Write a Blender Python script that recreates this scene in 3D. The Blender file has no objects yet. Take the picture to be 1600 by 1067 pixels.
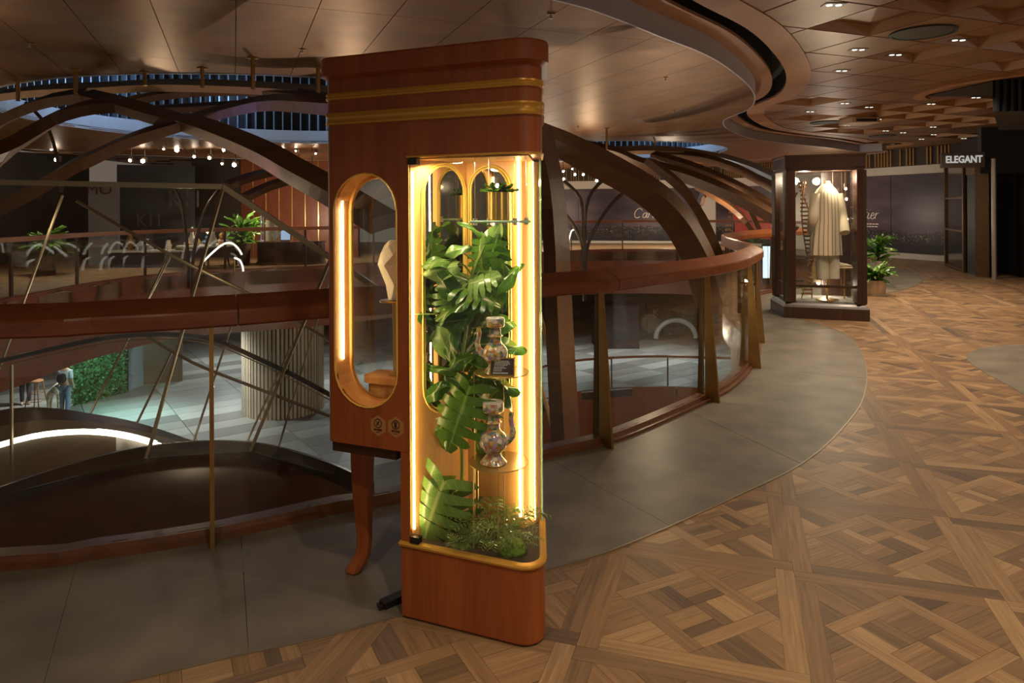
import bpy, bmesh, math, random
from mathutils import Vector, Matrix
from mathutils.geometry import delaunay_2d_cdt
random.seed(7)
sc = bpy.context.scene
COL = sc.collection
PI = math.pi
# ------------------------------------------------------------------ camera, world, light, exposure
F, HOR, ROLL, E = 1095.0, 324.7, 0.006, 1.6
cam_d = bpy.data.cameras.new('camera'); cam = bpy.data.objects.new('camera', cam_d); COL.objects.link(cam)
cam_d.sensor_width = 36.0; cam_d.lens = F/1600*36.0
cam_d.shift_y = -(533.5-HOR)/1600.0
cam_d.clip_start = 0.05; cam_d.clip_end = 200
cr, sr = math.cos(ROLL), math.sin(ROLL)
M = Matrix(((cr, sr, 0, 0), (0, 0, -1, 0), (-sr, cr, 0, E), (0, 0, 0, 1)))
cam.matrix_world = M
sc.camera = cam
vs = sc.view_settings
sc.display_settings.display_device = 'sRGB'
vs.view_transform = 'Standard'; vs.look = 'None'; vs.gamma = 1.0; vs.use_curve_mapping = False
vs.exposure = 0.0
sc.cycles.max_bounces = 8; sc.cycles.transparent_max_bounces = 24
sc.cycles.diffuse_bounces = 3; sc.cycles.glossy_bounces = 4; sc.cycles.transmission_bounces = 4
sc.cycles.caustics_reflective = False; sc.cycles.caustics_refractive = False
sc.cycles.sample_clamp_indirect = 3.0
world = bpy.data.worlds.new('world'); sc.world = world; world.use_nodes = True
bg = world.node_tree.nodes['Background']
bg.inputs[0].default_value = (1.0, 0.80, 0.62, 1); bg.inputs[1].default_value = 0.13

def spot(x, y, z, power, color=(1, .78, .55), angle=2.2, blend=.8, size=.05, target=None):
    d = bpy.data.lights.new('spot_lamp', 'SPOT'); d.energy = power; d.color = color
    d.spot_size = angle; d.spot_blend = blend; d.shadow_soft_size = size
    o = bpy.data.objects.new('lamp', d); COL.objects.link(o); o.location = (x, y, z)
    if target is not None:
        v = Vector(target)-Vector((x, y, z)); o.rotation_euler = v.to_track_quat('-Z', 'Y').to_euler()
    return o
def point(x, y, z, power, color=(1, .8, .6), size=.05):
    d = bpy.data.lights.new('bulb', 'POINT'); d.energy = power; d.color = color; d.shadow_soft_size = size  # point light, mostly added fill with no bulb modelled
    o = bpy.data.objects.new('lamp', d); COL.objects.link(o); o.location = (x, y, z); return o
def area(x, y, z, power, sx, sy, color=(1, .8, .6), target=None):
    d = bpy.data.lights.new('fill_lamp', 'AREA'); d.energy = power; d.color = color
    d.shape = 'RECTANGLE'; d.size = sx; d.size_y = sy
    o = bpy.data.objects.new('lamp', d); COL.objects.link(o); o.location = (x, y, z)
    if target is not None:
        v = Vector(target)-Vector((x, y, z)); o.rotation_euler = v.to_track_quat('-Z', 'Y').to_euler()
    return o

# ------------------------------------------------------------------ pixel -> place helpers
def ray(px, py):
    a, b = px-800.0, py-HOR
    return (a*cr-b*sr)/F, (a*sr+b*cr)/F
def at(px, py, D):
    u, v = ray(px, py); return Vector((u*D, D, E-v*D))
def flr(px, py, z=0.0):
    u, v = ray(px, py); D = (E-z)/v; return Vector((u*D, D, z))

# ------------------------------------------------------------------ materials
MATS = {}
def nodes(name):
    m = bpy.data.materials.new(name); m.use_nodes = True
    nt = m.node_tree; b = nt.nodes['Principled BSDF']; MATS[name] = m
    return m, nt, b
def N(nt, typ, **kw):
    n = nt.nodes.new(typ)
    for k, v in kw.items():
        if k.startswith('i_'):
            n.inputs[int(k[2:]) if k[2:].isdigit() else k[2:]].default_value = v
        else: setattr(n, k, v)
    return n
def L(nt, a, b): nt.links.new(a, b)
def c4(c): return (c[0], c[1], c[2], 1)
def ramp(nt, stops):
    r = nt.nodes.new('ShaderNodeValToRGB'); el = r.color_ramp.elements
    while len(el) > 1: el.remove(el[-1])
    el[0].position = stops[0][0]; el[0].color = c4(stops[0][1])
    for p, c in stops[1:]:
        e = el.new(p); e.color = c4(c)
    return r
def plain(name, col, rough=.5, metal=0.0, spec=.5, var=.0, vscale=8, bump=0, coat=0):
    m, nt, b = nodes(name)
    b.inputs['Base Color'].default_value = c4(col); b.inputs['Roughness'].default_value = rough
    b.inputs['Metallic'].default_value = metal; b.inputs['Specular IOR Level'].default_value = spec
    if coat: b.inputs['Coat Weight'].default_value = coat; b.inputs['Coat Roughness'].default_value = .1
    if var or bump:
        tc = N(nt, 'ShaderNodeTexCoord'); no = N(nt, 'ShaderNodeTexNoise'); no.inputs['Scale'].default_value = vscale
        no.inputs['Detail'].default_value = 5
        L(nt, tc.outputs['Object'], no.inputs['Vector'])
        if var:
            r = ramp(nt, [(.3, [x*(1-var) for x in col]), (.7, [min(1, x*(1+var)) for x in col])])
            L(nt, no.outputs['Fac'], r.inputs['Fac']); L(nt, r.outputs['Color'], b.inputs['Base Color'])
        if bump:
            bp = N(nt, 'ShaderNodeBump'); bp.inputs['Strength'].default_value = bump; bp.inputs['Distance'].default_value = .01
            L(nt, no.outputs['Fac'], bp.inputs['Height']); L(nt, bp.outputs['Normal'], b.inputs['Normal'])
    return m
def emit(name, col, strength):
    m = bpy.data.materials.new(name); m.use_nodes = True; nt = m.node_tree; nt.nodes.clear()
    e = N(nt, 'ShaderNodeEmission'); e.inputs[0].default_value = c4(col); e.inputs[1].default_value = strength
    o = N(nt, 'ShaderNodeOutputMaterial'); L(nt, e.outputs[0], o.inputs[0]); MATS[name] = m; return m
def glass(name, tint=(.97, .99, .98), refl=.06, edge=.9, rough=.0):
    m = bpy.data.materials.new(name); m.use_nodes = True; nt = m.node_tree; nt.nodes.clear()
    t = N(nt, 'ShaderNodeBsdfTransparent'); t.inputs[0].default_value = c4(tint)
    g = N(nt, 'ShaderNodeBsdfGlossy'); g.inputs['Roughness'].default_value = rough; g.inputs[0].default_value = (.95, .95, .95, 1)
    lw = N(nt, 'ShaderNodeLayerWeight'); lw.inputs['Blend'].default_value = .5
    pw = N(nt, 'ShaderNodeMath', operation='POWER'); pw.inputs[1].default_value = 4.0
    L(nt, lw.outputs['Facing'], pw.inputs[0])
    mr = N(nt, 'ShaderNodeMapRange'); mr.inputs['To Min'].default_value = refl; mr.inputs['To Max'].default_value = edge
    L(nt, pw.outputs[0], mr.inputs['Value'])
    mx = N(nt, 'ShaderNodeMixShader'); L(nt, mr.outputs[0], mx.inputs[0]); L(nt, t.outputs[0], mx.inputs[1]); L(nt, g.outputs[0], mx.inputs[2])
    o = N(nt, 'ShaderNodeOutputMaterial'); L(nt, mx.outputs[0], o.inputs[0]); MATS[name] = m; return m
def wood(name, c1, c2, stretch=(14, 14, .8), rough=.4, scale=1.6, bump=.15, coat=0.0, obj_rand=.0):
    m, nt, b = nodes(name)
    tc = N(nt, 'ShaderNodeTexCoord'); mp = N(nt, 'ShaderNodeMapping'); mp.inputs['Scale'].default_value = stretch
    L(nt, tc.outputs['Object'], mp.inputs['Vector'])
    no = N(nt, 'ShaderNodeTexNoise'); no.inputs['Scale'].default_value = scale; no.inputs['Detail'].default_value = 6; no.inputs['Roughness'].default_value = .6
    L(nt, mp.outputs[0], no.inputs['Vector'])
    n2 = N(nt, 'ShaderNodeTexNoise'); n2.inputs['Scale'].default_value = scale*7; n2.inputs['Detail'].default_value = 3
    L(nt, mp.outputs[0], n2.inputs['Vector'])
    ad = N(nt, 'ShaderNodeMath', operation='MULTIPLY_ADD'); ad.inputs[1].default_value = .35; L(nt, n2.outputs['Fac'], ad.inputs[0])
    L(nt, no.outputs['Fac'], ad.inputs[2])
    r = ramp(nt, [(.45, c1), (.85, c2)]); L(nt, ad.outputs[0], r.inputs['Fac'])
    out = r.outputs['Color']
    if obj_rand:
        oi = N(nt, 'ShaderNodeObjectInfo'); hs = N(nt, 'ShaderNodeHueSaturation')
        mr = N(nt, 'ShaderNodeMapRange'); mr.inputs['To Min'].default_value = 1-obj_rand; mr.inputs['To Max'].default_value = 1+obj_rand
        L(nt, oi.outputs['Random'], mr.inputs['Value']); L(nt, mr.outputs[0], hs.inputs['Value']); L(nt, out, hs.inputs['Color']); out = hs.outputs[0]
    L(nt, out, b.inputs['Base Color']); b.inputs['Roughness'].default_value = rough
    if coat: b.inputs['Coat Weight'].default_value = coat; b.inputs['Coat Roughness'].default_value = .15
    if bump:
        bp = N(nt, 'ShaderNodeBump'); bp.inputs['Strength'].default_value = bump; bp.inputs['Distance'].default_value = .002
        L(nt, ad.outputs[0], bp.inputs['Height']); L(nt, bp.outputs['Normal'], b.inputs['Normal'])
    return m
def tonewood(name):          # parquet: tone attribute per piece, grain runs along the piece (uv.x)
    m, nt, b = nodes(name)
    tn = N(nt, 'ShaderNodeAttribute', attribute_name='tone')
    uv = N(nt, 'ShaderNodeUVMap', uv_map='grain')
    mp = N(nt, 'ShaderNodeMapping'); mp.inputs['Scale'].default_value = (3, 70, 1); L(nt, uv.outputs[0], mp.inputs['Vector'])
    no = N(nt, 'ShaderNodeTexNoise'); no.inputs['Scale'].default_value = 1.0; no.inputs['Detail'].default_value = 5; no.inputs['Distortion'].default_value = .6
    L(nt, mp.outputs[0], no.inputs['Vector'])
    r = ramp(nt, [(0, (.100, .064, .040)), (.25, (.165, .100, .054)), (.6, (.245, .142, .068)), (1, (.36, .225, .112))])
    L(nt, tn.outputs['Fac'], r.inputs['Fac'])
    mr = N(nt, 'ShaderNodeMapRange'); mr.inputs['From Min'].default_value = .3; mr.inputs['From Max'].default_value = .7
    mr.inputs['To Min'].default_value = .68; mr.inputs['To Max'].default_value = 1.22; L(nt, no.outputs['Fac'], mr.inputs['Value'])
    mx = N(nt, 'ShaderNodeMix', data_type='RGBA', blend_type='MULTIPLY'); mx.inputs[0].default_value = 1
    L(nt, r.outputs['Color'], mx.inputs[6]); L(nt, mr.outputs[0], mx.inputs[7])
    L(nt, mx.outputs[2], b.inputs['Base Color']); b.inputs['Roughness'].default_value = .42
    bp = N(nt, 'ShaderNodeBump'); bp.inputs['Strength'].default_value = .2; bp.inputs['Distance'].default_value = .001
    L(nt, no.outputs['Fac'], bp.inputs['Height']); L(nt, bp.outputs['Normal'], b.inputs['Normal'])
    return m
def perforated(name, col, rough, metal, scale=55, ang=0.0):
    m, nt, b = nodes(name)
    tc = N(nt, 'ShaderNodeTexCoord'); mp = N(nt, 'ShaderNodeMapping'); mp.inputs['Rotation'].default_value = (0, 0, ang); mp.inputs['Scale'].default_value = (scale,)*3
    L(nt, tc.outputs['Object'], mp.inputs['Vector'])
    fr = N(nt, 'ShaderNodeVectorMath', operation='FRACTION'); L(nt, mp.outputs[0], fr.inputs[0])
    sb = N(nt, 'ShaderNodeVectorMath', operation='SUBTRACT'); sb.inputs[1].default_value = (.5, .5, 0); L(nt, fr.outputs[0], sb.inputs[0])
    ml = N(nt, 'ShaderNodeVectorMath', operation='MULTIPLY'); ml.inputs[1].default_value = (1, 1, 0); L(nt, sb.outputs[0], ml.inputs[0])
    ln = N(nt, 'ShaderNodeVectorMath', operation='LENGTH'); L(nt, ml.outputs[0], ln.inputs[0])
    gt = N(nt, 'ShaderNodeMapRange'); gt.inputs['From Min'].default_value = .18; gt.inputs['From Max'].default_value = .28; L(nt, ln.outputs['Value'], gt.inputs['Value'])
    no = N(nt, 'ShaderNodeTexNoise'); no.inputs['Scale'].default_value = 3; L(nt, tc.outputs['Object'], no.inputs['Vector'])
    r = ramp(nt, [(.3, [x*.8 for x in col]), (.7, [x*1.15 for x in col])]); L(nt, no.outputs['Fac'], r.inputs['Fac'])
    mx = N(nt, 'ShaderNodeMix', data_type='RGBA'); L(nt, gt.outputs[0], mx.inputs[0]); mx.inputs[6].default_value = c4([x*.25 for x in col]); L(nt, r.outputs['Color'], mx.inputs[7])
    L(nt, mx.outputs[2], b.inputs['Base Color']); b.inputs['Roughness'].default_value = rough; b.inputs['Metallic'].default_value = metal
    return m

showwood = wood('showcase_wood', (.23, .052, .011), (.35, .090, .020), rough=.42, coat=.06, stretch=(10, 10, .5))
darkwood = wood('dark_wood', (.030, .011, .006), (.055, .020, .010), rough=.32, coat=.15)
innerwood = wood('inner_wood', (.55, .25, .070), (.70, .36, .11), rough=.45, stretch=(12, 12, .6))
railwood = wood('rail_wood', (.22, .062, .020), (.34, .105, .034), rough=.32, stretch=(3, 3, 14), coat=.15)
gold = plain('gold', (.78, .50, .14), .28, 1.0)
goldpaint = plain('gold_paint', (.66, .35, .06), .32, .4)
ringgold = plain('ring_gold', (.80, .52, .10), .3, .25)
brass = plain('aged_brass', (.36, .21, .07), .38, .9, var=.15, vscale=5)
brushed = plain('brushed_brass', (.62, .45, .17), .3, .9)
bronze = plain('dark_bronze', (.07, .045, .03), .35, .6)
blackm = plain('black_plastic', (.008, .008, .009), .3)
blackmat = plain('black_matte', (.010, .008, .008), .6)
led = emit('led_strip', (1.0, .74, .36), 38.0)
ledcool = emit('led_white', (1.0, .90, .72), 9.0)
bulbm = emit('lamp_glow', (1.0, .86, .66), 60.0)
bulbdim = emit('downlight_glow', (1.0, .90, .74), 9.0)
clear = glass('showcase_glass', refl=.035, edge=.75)
domeglass = glass('dome_glass', (.95, .96, .95), refl=.15, edge=.95)
edgeglass = plain('green_glass_edge', (.30, .48, .34), .1, spec=.8)
railglass = glass('balustrade_glass', (.95, .97, .965), refl=.05, edge=.8)
shaftglass = glass('shaft_glass', (.95, .965, .96), refl=.07, edge=.8)
greenglass = glass('shelf_glass', (.80, .93, .86), refl=.15, edge=.9)
mirror = plain('mirror', (.62, .58, .52), .02, 1.0)
parquet = tonewood('parquet_wood')
stone = plain('grey_stone', (.145, .122, .092), .5, var=.28, vscale=3.2, bump=.05)
stonedark = plain('joint_dark', (.02, .017, .014), .8)
steel = plain('trim_steel', (.7, .66, .58), .3, 1.0)
edgem = plain('edge_metal', (.34, .28, .20), .4, .8)
rodm = plain('rod_bronze', (.36, .30, .19), .35, .75)
perf = perforated('perforated_panel', (.29, .138, .052), .42, .2)
glossy = perforated('gloss_panel', (.27, .128, .050), .42, .75, 70)
bandm = plain('ceiling_band', (.40, .19, .085), .5, .0, var=.06)
lipm = plain('ceiling_lip', (.50, .52, .64), .38, .25)  # cool light falling on the lip is put into its bluish colour
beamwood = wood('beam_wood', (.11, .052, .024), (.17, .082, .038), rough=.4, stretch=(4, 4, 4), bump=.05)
beamlit = plain('ring_beam', (.62, .38, .20), .45)  # paler than beam_wood: warm light on ring and ribs put into the colour
curbwood = wood('curb_wood', (.11, .042, .018), (.17, .066, .028), rough=.4, stretch=(3, 3, 10))
hoodm = wood('hood_wood', (.085, .024, .010), (.13, .038, .015), rough=.3, stretch=(2, 2, 2), bump=.02)
finshade = plain('shaded_brass', (.10, .06, .025), .4, .8)  # brass darkened for the shadow on the void-side fins
redwood = wood('red_wood', (.15, .036, .013), (.23, .060, .021), rough=.4)
fascia = wood('fascia_wood', (.16, .044, .018), (.23, .065, .026), rough=.32, stretch=(2, 2, 2), bump=.03)

# ------------------------------------------------------------------ mesh building
class MB:
    def __init__(s): s.v = []; s.f = []; s.uv = []; s.tone = []
    def add(s, vs_, fs):
        o = len(s.v); s.v += [tuple(p) for p in vs_]; s.f += [[i+o for i in f] for f in fs]; return s
    def box(s, x0, x1, y0, y1, z0, z1, m=None):
        p = [Vector((x, y, z)) for z in (z0, z1) for y in (y0, y1) for x in (x0, x1)]
        if m: p = [m @ q for q in p]
        return s.add(p, [(0, 2, 3, 1), (4, 5, 7, 6), (0, 1, 5, 4), (2, 6, 7, 3), (0, 4, 6, 2), (1, 3, 7, 5)])
    def prism(s, poly, z0, z1):
        n = len(poly)
        v = [(p[0], p[1], z0) for p in poly]+[(p[0], p[1], z1) for p in poly]
        return s.add(v, [list(range(n))[::-1], list(range(n, 2*n))]+[(i, (i+1) % n, n+(i+1) % n, n+i) for i in range(n)])
    def loft(s, rings, cap=True, closed=True):
        n = len(rings[0]); v = [p for r in rings for p in r]; f = []
        for k in range(len(rings)-1):
            for i in range(n if closed else n-1):
                j = (i+1) % n; f.append((k*n+i, k*n+j, (k+1)*n+j, (k+1)*n+i))
        if cap: f += [list(range(n))[::-1], list(range((len(rings)-1)*n, len(rings)*n))]
        return s.add(v, f)
    def tube(s, pts, r, seg=8, cap=True, up=None):
        pts = [Vector(p) for p in pts]; rs = r if isinstance(r, (list, tuple)) else [r]*len(pts); rings = []
        ref = None
        for i, p in enumerate(pts):
            t = (pts[min(i+1, len(pts)-1)]-pts[max(i-1, 0)]).normalized()
            if ref is None: ref = Vector((0, 0, 1)) if abs(t.z) < .9 else Vector((1, 0, 0))
            a = (ref-t*ref.dot(t)).normalized(); ref = a; b = t.cross(a)
            rings.append([p+(a*math.cos(2*PI*k/seg)+b*math.sin(2*PI*k/seg))*rs[i] for k in range(seg)])
        return s.loft(rings, cap)
    def lathe(s, prof, seg=24, c=(0, 0, 0)):
        rings = [[(c[0]+r*math.cos(2*PI*k/seg), c[1]+r*math.sin(2*PI*k/seg), c[2]+z) for k in range(seg)] for r, z in prof]
        return s.loft(rings)
    def bar(s, a, b, w, h, up=(0, 0, 1)):      # rectangular bar from a to b
        return s.sweep([a, b], w, h, up)
    def sweep(s, pts, w, h, up=(0, 0, 1)):     # w across, h along up
        pts = [Vector(p) for p in pts]; up = Vector(up); rings = []
        for i, p in enumerate(pts):
            t = (pts[min(i+1, len(pts)-1)]-pts[max(i-1, 0)]).normalized()
            a = t.cross(up).normalized(); b = a.cross(t).normalized()
            ww = w[i] if isinstance(w, (list, tuple)) else w; hh = h[i] if isinstance(h, (list, tuple)) else h
            rings.append([p+a*ww/2+b*hh/2, p-a*ww/2+b*hh/2, p-a*ww/2-b*hh/2, p+a*ww/2-b*hh/2])
        return s.loft(rings)
    def solid(s, tris, z0, z1):                # 2D triangles -> slab
        idx = {}; pts = []; T = []
        for t in tris:
            q = []
            for p in t:
                k = (round(p[0], 5), round(p[1], 5))
                if k not in idx: idx[k] = len(pts); pts.append(k)
                q.append(idx[k])
            if len(set(q)) == 3:
                a, b, c = [pts[i] for i in q]
                if (b[0]-a[0])*(c[1]-a[1])-(b[1]-a[1])*(c[0]-a[0]) < 0: q = [q[0], q[2], q[1]]
                T.append(q)
        n = len(pts); cnt = {}
        for q in T:
            for i in range(3): cnt[(q[i], q[(i+1) % 3])] = 1
        f = [[i+n for i in q] for q in T]+[q[::-1] for q in T]
        for (a, b) in cnt:
            if (b, a) not in cnt: f.append((a, b, b+n, a+n))
        return s.add([(x, y, z0) for x, y in pts]+[(x, y, z1) for x, y in pts], f)
    def build(s, name, mat, parent=None, smooth=False, angle=None, **kw):
        me = bpy.data.meshes.new(name); me.from_pydata(s.v, [], s.f); me.update()
        if mat: me.materials.append(mat)
        if smooth:
            me.polygons.foreach_set('use_smooth', [True]*len(me.polygons))
            me.set_sharp_from_angle(angle=angle or .7)
        return link(name, me, parent, **kw)
def link(name, me, parent=None, **kw):
    o = bpy.data.objects.new(name, me); COL.objects.link(o)
    if parent is not None: attach(o, parent)
    for k, v in kw.items(): o[k] = v
    return o
def wloc(o):
    p = Vector((0, 0, 0))
    while o is not None: p = p+o.location; o = o.parent if False else None
    return p
BASE = {}
def attach(o, parent):
    o.parent = parent
    o.matrix_parent_inverse = Matrix.Translation(-Vector(BASE.get(parent.name, (0, 0, 0))))
def thing(name, label, cat, loc=(0, 0, 0), group=None):
    o = bpy.data.objects.new(name, None); COL.objects.link(o); o.empty_display_size = .1
    o.location = loc; o['label'] = label; o['category'] = cat; BASE[o.name] = tuple(loc)
    if group: o['group'] = group
    return o
def tag(o, label, cat, group=None):
    o['label'] = label; o['category'] = cat
    if group: o['group'] = group
    return o
def clone(root, loc, label=None, group=None, rotz=0, scale=1.0):
    r = root.copy(); COL.objects.link(r); r.location = loc; r.rotation_euler = (0, 0, rotz); r.scale = (scale,)*3
    if label: r['label'] = label
    if group: r['group'] = group
    def rec(a, b):
        for ch in a.children:
            c = ch.copy(); COL.objects.link(c); c.parent = b; c.matrix_parent_inverse = ch.matrix_parent_inverse.copy(); rec(ch, c)
    rec(root, r); return r

def catmull(pts, step=.1, closed=False):
    P = [Vector(p) for p in pts]; n = len(P); out = []
    rng = range(n if closed else n-1)
    for i in rng:
        g = (lambda k: P[k % n]) if closed else (lambda k: P[max(0, min(n-1, k))])
        a, b, c, d = g(i-1), g(i), g(i+1), g(i+2)
        m = max(2, int((c-b).length/step))
        for k in range(m):
            t = k/m
            out.append(.5*((2*b)+(c-a)*t+(2*a-5*b+4*c-d)*t*t+(3*b-a-3*c+d)*t**3))
    if not closed: out.append(P[-1].copy())
    return out
def offset(pts, d, closed=False):             # plan offset to the right of travel
    n = len(pts); out = []
    for i, p in enumerate(pts):
        a = pts[(i-1) % n] if closed else pts[max(i-1, 0)]; b = pts[(i+1) % n] if closed else pts[min(i+1, n-1)]
        t = Vector((b[0]-a[0], b[1]-a[1])).normalized()
        q = Vector((p[0]+t.y*d, p[1]-t.x*d)); out.append(q)
    return out
def inside(p, poly):
    x, y = p[0], p[1]; r = False; n = len(poly); j = n-1
    for i in range(n):
        xi, yi = poly[i][0], poly[i][1]; xj, yj = poly[j][0], poly[j][1]
        if (yi > y) != (yj > y) and x < (xj-xi)*(y-yi)/(yj-yi)+xi: r = not r
        j = i
    return r
def cells(outline, holes, org, ang, size, gap):   # cut a plan region into grid tiles; {cell: triangles}
    V = []; Ed = []
    def loop(p):
        o = len(V); V.extend(Vector((q[0], q[1])) for q in p); Ed.extend((o+i, o+(i+1) % len(p)) for i in range(len(p)))
    loop(outline)
    for h in holes: loop(h)
    ca, sa = math.cos(ang), math.sin(ang)
    def tog(p): x, y = p[0]-org[0], p[1]-org[1]; return x*ca+y*sa, -x*sa+y*ca
    def frg(u, v): return Vector((org[0]+u*ca-v*sa, org[1]+u*sa+v*ca))
    if size:
        sx, sy = size if isinstance(size, tuple) else (size, size)
        G = [tog(p) for p in outline]; u0, u1 = min(g[0] for g in G), max(g[0] for g in G); v0, v1 = min(g[1] for g in G), max(g[1] for g in G)
        for i in range(math.floor(u0/sx), math.ceil(u1/sx)+1):
            for d in (-gap/2, gap/2):
                o = len(V); V.extend((frg(i*sx+d, v0-.1), frg(i*sx+d, v1+.1))); Ed.append((o, o+1))
        for j in range(math.floor(v0/sy), math.ceil(v1/sy)+1):
            for d in (-gap/2, gap/2):
                o = len(V); V.extend((frg(u0-.1, j*sy+d), frg(u1+.1, j*sy+d))); Ed.append((o, o+1))
    vv, ee, ff, *_ = delaunay_2d_cdt(V, Ed, [], 0, 1e-5)
    out = {}
    for f in ff:
        if len(f) != 3: continue
        t = [vv[i] for i in f]; c = (t[0]+t[1]+t[2])/3
        if not inside(c, outline) or any(inside(c, h) for h in holes): continue
        key = (0, 0)
        if size:
            u, v = tog(c); iu, iv = math.floor(u/sx), math.floor(v/sy)
            if u-iu*sx < gap/2 or (iu+1)*sx-u < gap/2 or v-iv*sy < gap/2 or (iv+1)*sy-v < gap/2: continue
            key = (iu, iv)
        out.setdefault(key, []).append([(p.x, p.y) for p in t])
    return out, frg
def text(name, body, size, mat, parent, origin, right, up, extrude=.002, bold=0.0, shear=0.0, sx=1.0, align='CENTER'):
    cu = bpy.data.curves.new(name, 'FONT'); cu.body = body; cu.size = size; cu.extrude = extrude; cu.align_x = align; cu.align_y = 'CENTER'
    cu.offset = bold; cu.shear = shear; cu.resolution_u = 3
    tmp = bpy.data.objects.new('tmp', cu); COL.objects.link(tmp)
    bpy.context.view_layer.update()
    me = bpy.data.meshes.new_from_object(tmp.evaluated_get(bpy.context.evaluated_depsgraph_get()))
    bpy.data.objects.remove(tmp)
    r = Vector(right).normalized(); u = Vector(up).normalized(); n = r.cross(u)
    M4 = Matrix(((r.x*sx, u.x, n.x, origin[0]), (r.y*sx, u.y, n.y, origin[1]), (r.z*sx, u.z, n.z, origin[2]), (0, 0, 0, 1)))
    me.transform(M4); me.materials.clear(); me.materials.append(mat)
    return link(name, me, parent)

ORD = ['first', 'second', 'third', 'fourth', 'fifth', 'sixth', 'seventh', 'eighth', 'ninth', 'tenth', 'eleventh', 'twelfth', 'thirteenth', 'fourteenth', 'fifteenth', 'sixteenth', 'seventeenth', 'eighteenth', 'nineteenth', 'twentieth',
       'twenty-first', 'twenty-second', 'twenty-third', 'twenty-fourth', 'twenty-fifth', 'twenty-sixth', 'twenty-seventh', 'twenty-eighth', 'twenty-ninth', 'thirtieth']
# ------------------------------------------------------------------ plan curves
V2 = lambda *p: Vector(p)
def f2(px, py, z=0.0): q = flr(px, py, z); return Vector((q.x, q.y))
near_edge = [V2(-7.5, 4.4), V2(-4.6, 2.95), f2(0, 894), f2(120, 880), f2(332, 848), f2(536, 802), f2(622, 788), f2(858, 718), f2(970, 690),
             f2(1111, 628), f2(1153, 603), f2(1177, 575), V2(2.80, 7.9), V2(2.97, 8.9), V2(3.12, 9.9), V2(3.45, 11.0), V2(4.2, 12.3), V2(5.3, 13.4),
             V2(6.7, 14.4), V2(8.0, 16.0), V2(8.9, 18.0)]
far_edge = [V2(8.9, 18.0), V2(9.1, 20), V2(8.6, 23), V2(7, 24.8), V2(4.5, 25.6), V2(1.8, 24.9), V2(-1.5, 22), V2(-5.2, 18.9), V2(-8.0, 17.4),
            V2(-8.9, 15), V2(-8.9, 12.1), V2(-9.4, 9), V2(-9.0, 6.2), V2(-7.5, 4.4)]
NE = catmull(near_edge, .12); FE = catmull(far_edge, .4)
void = [p for p in NE]+[p for p in FE[1:-1]]
# ------------------------------------------------------------------ main floor: slab, stone apron, parquet
floor = bpy.data.objects.new('floor', None); COL.objects.link(floor); floor['kind'] = 'structure'
out = [V2(-9.6, -1), V2(13.4, -1), V2(13.4, 34), V2(-14, 34), V2(-14, 3), V2(-9.6, 3)]
tr, _ = cells(out, [void], (0, 0), 0, None, 0)
MB().solid(tr[(0, 0)], -.35, -.012).build('subfloor', plain('subfloor', (.19, .105, .05), .5, var=.2, vscale=2), floor)
stone_outer = [V2(-6.5, 1.3), V2(-3.2, 1.75), f2(60, 1098), f2(188, 1067), f2(388, 1020), f2(500, 996), f2(624, 962), f2(740, 928), f2(852, 890), f2(946, 863), f2(1046, 822),
               f2(1157, 772), f2(1251, 725), f2(1310, 675), f2(1348, 622), f2(1351, 569), f2(1328, 528), f2(1281, 507), V2(3.9, 10.7), V2(4.6, 11.4),
               V2(5.9, 12.3), V2(7.4, 13.3), V2(8.9, 15.2), V2(9.9, 17.6)]
SO = catmull(stone_outer, .15)
def resample(pts, n):
    d = [0]
    for a, b in zip(pts, pts[1:]): d.append(d[-1]+(b-a).length)
    out = []; k = 0
    for i in range(n):
        s = d[-1]*i/(n-1)
        while k < len(pts)-2 and d[k+1] < s: k += 1
        t = (s-d[k])/max(1e-9, d[k+1]-d[k]); out.append(pts[k].lerp(pts[k+1], min(1, t)))
    return out
# stone tiles: cut the band between curb and parquet at chosen joints
NEi = NE[:]                                       # curb foot
def nearest(pts, q): return min(range(len(pts)), key=lambda i: (pts[i]-q).length)
stone_zone = NEi+SO[::-1]
jo = [f2(80, 1062), f2(391, 1019), f2(760, 922), f2(1043, 823), f2(1251, 725), f2(1351, 590), f2(1310, 515), V2(5.5, 12.0), V2(7.8, 13.7)]
ji = [f2(118, 881), f2(381, 838), f2(700, 765), f2(858, 718), f2(1075, 645), f2(1177, 575), V2(2.97, 8.9), V2(4.2, 12.3), V2(6.7, 14.4)]
io = [0]+[nearest(SO, q) for q in jo]+[len(SO)-1]; ii = [0]+[nearest(NEi, q) for q in ji]+[len(NEi)-1]
for k in range(len(io)-1):
    a = resample(SO[io[k]:io[k+1]+1], 24); b = resample(NEi[ii[k]:ii[k+1]+1], 24)
    a[0] = a[0].lerp(a[1], .05); b[0] = b[0].lerp(b[1], .05)
    q = MB()
    for i in range(23):
        q.solid([(a[i], a[i+1], b[i+1]), (a[i], b[i+1], b[i])], -.010, .003)
    q.build('stone_tile', stone, floor)
q = MB(); a = SO; b = offset(SO, .010)
for i in range(len(a)-1): q.solid([(a[i], a[i+1], b[i+1]), (a[i], b[i+1], b[i])], -.01, .0045)
q.build('edge_strip', edgem, floor)
# second stone islands on the right and far right
isl = catmull([f2(1510, 557), f2(1545, 542), f2(1620, 539), f2(1720, 552), f2(1800, 640), f2(1740, 690), f2(1640, 640), f2(1580, 605), f2(1530, 577)], .15, True)
for z in (isl,):
    t, _ = cells([p for p in z], [], (0, 0), 0, None, 0)
    MB().solid(t[(0, 0)], -.01, .003).build('stone_tile', stone, floor)
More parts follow.
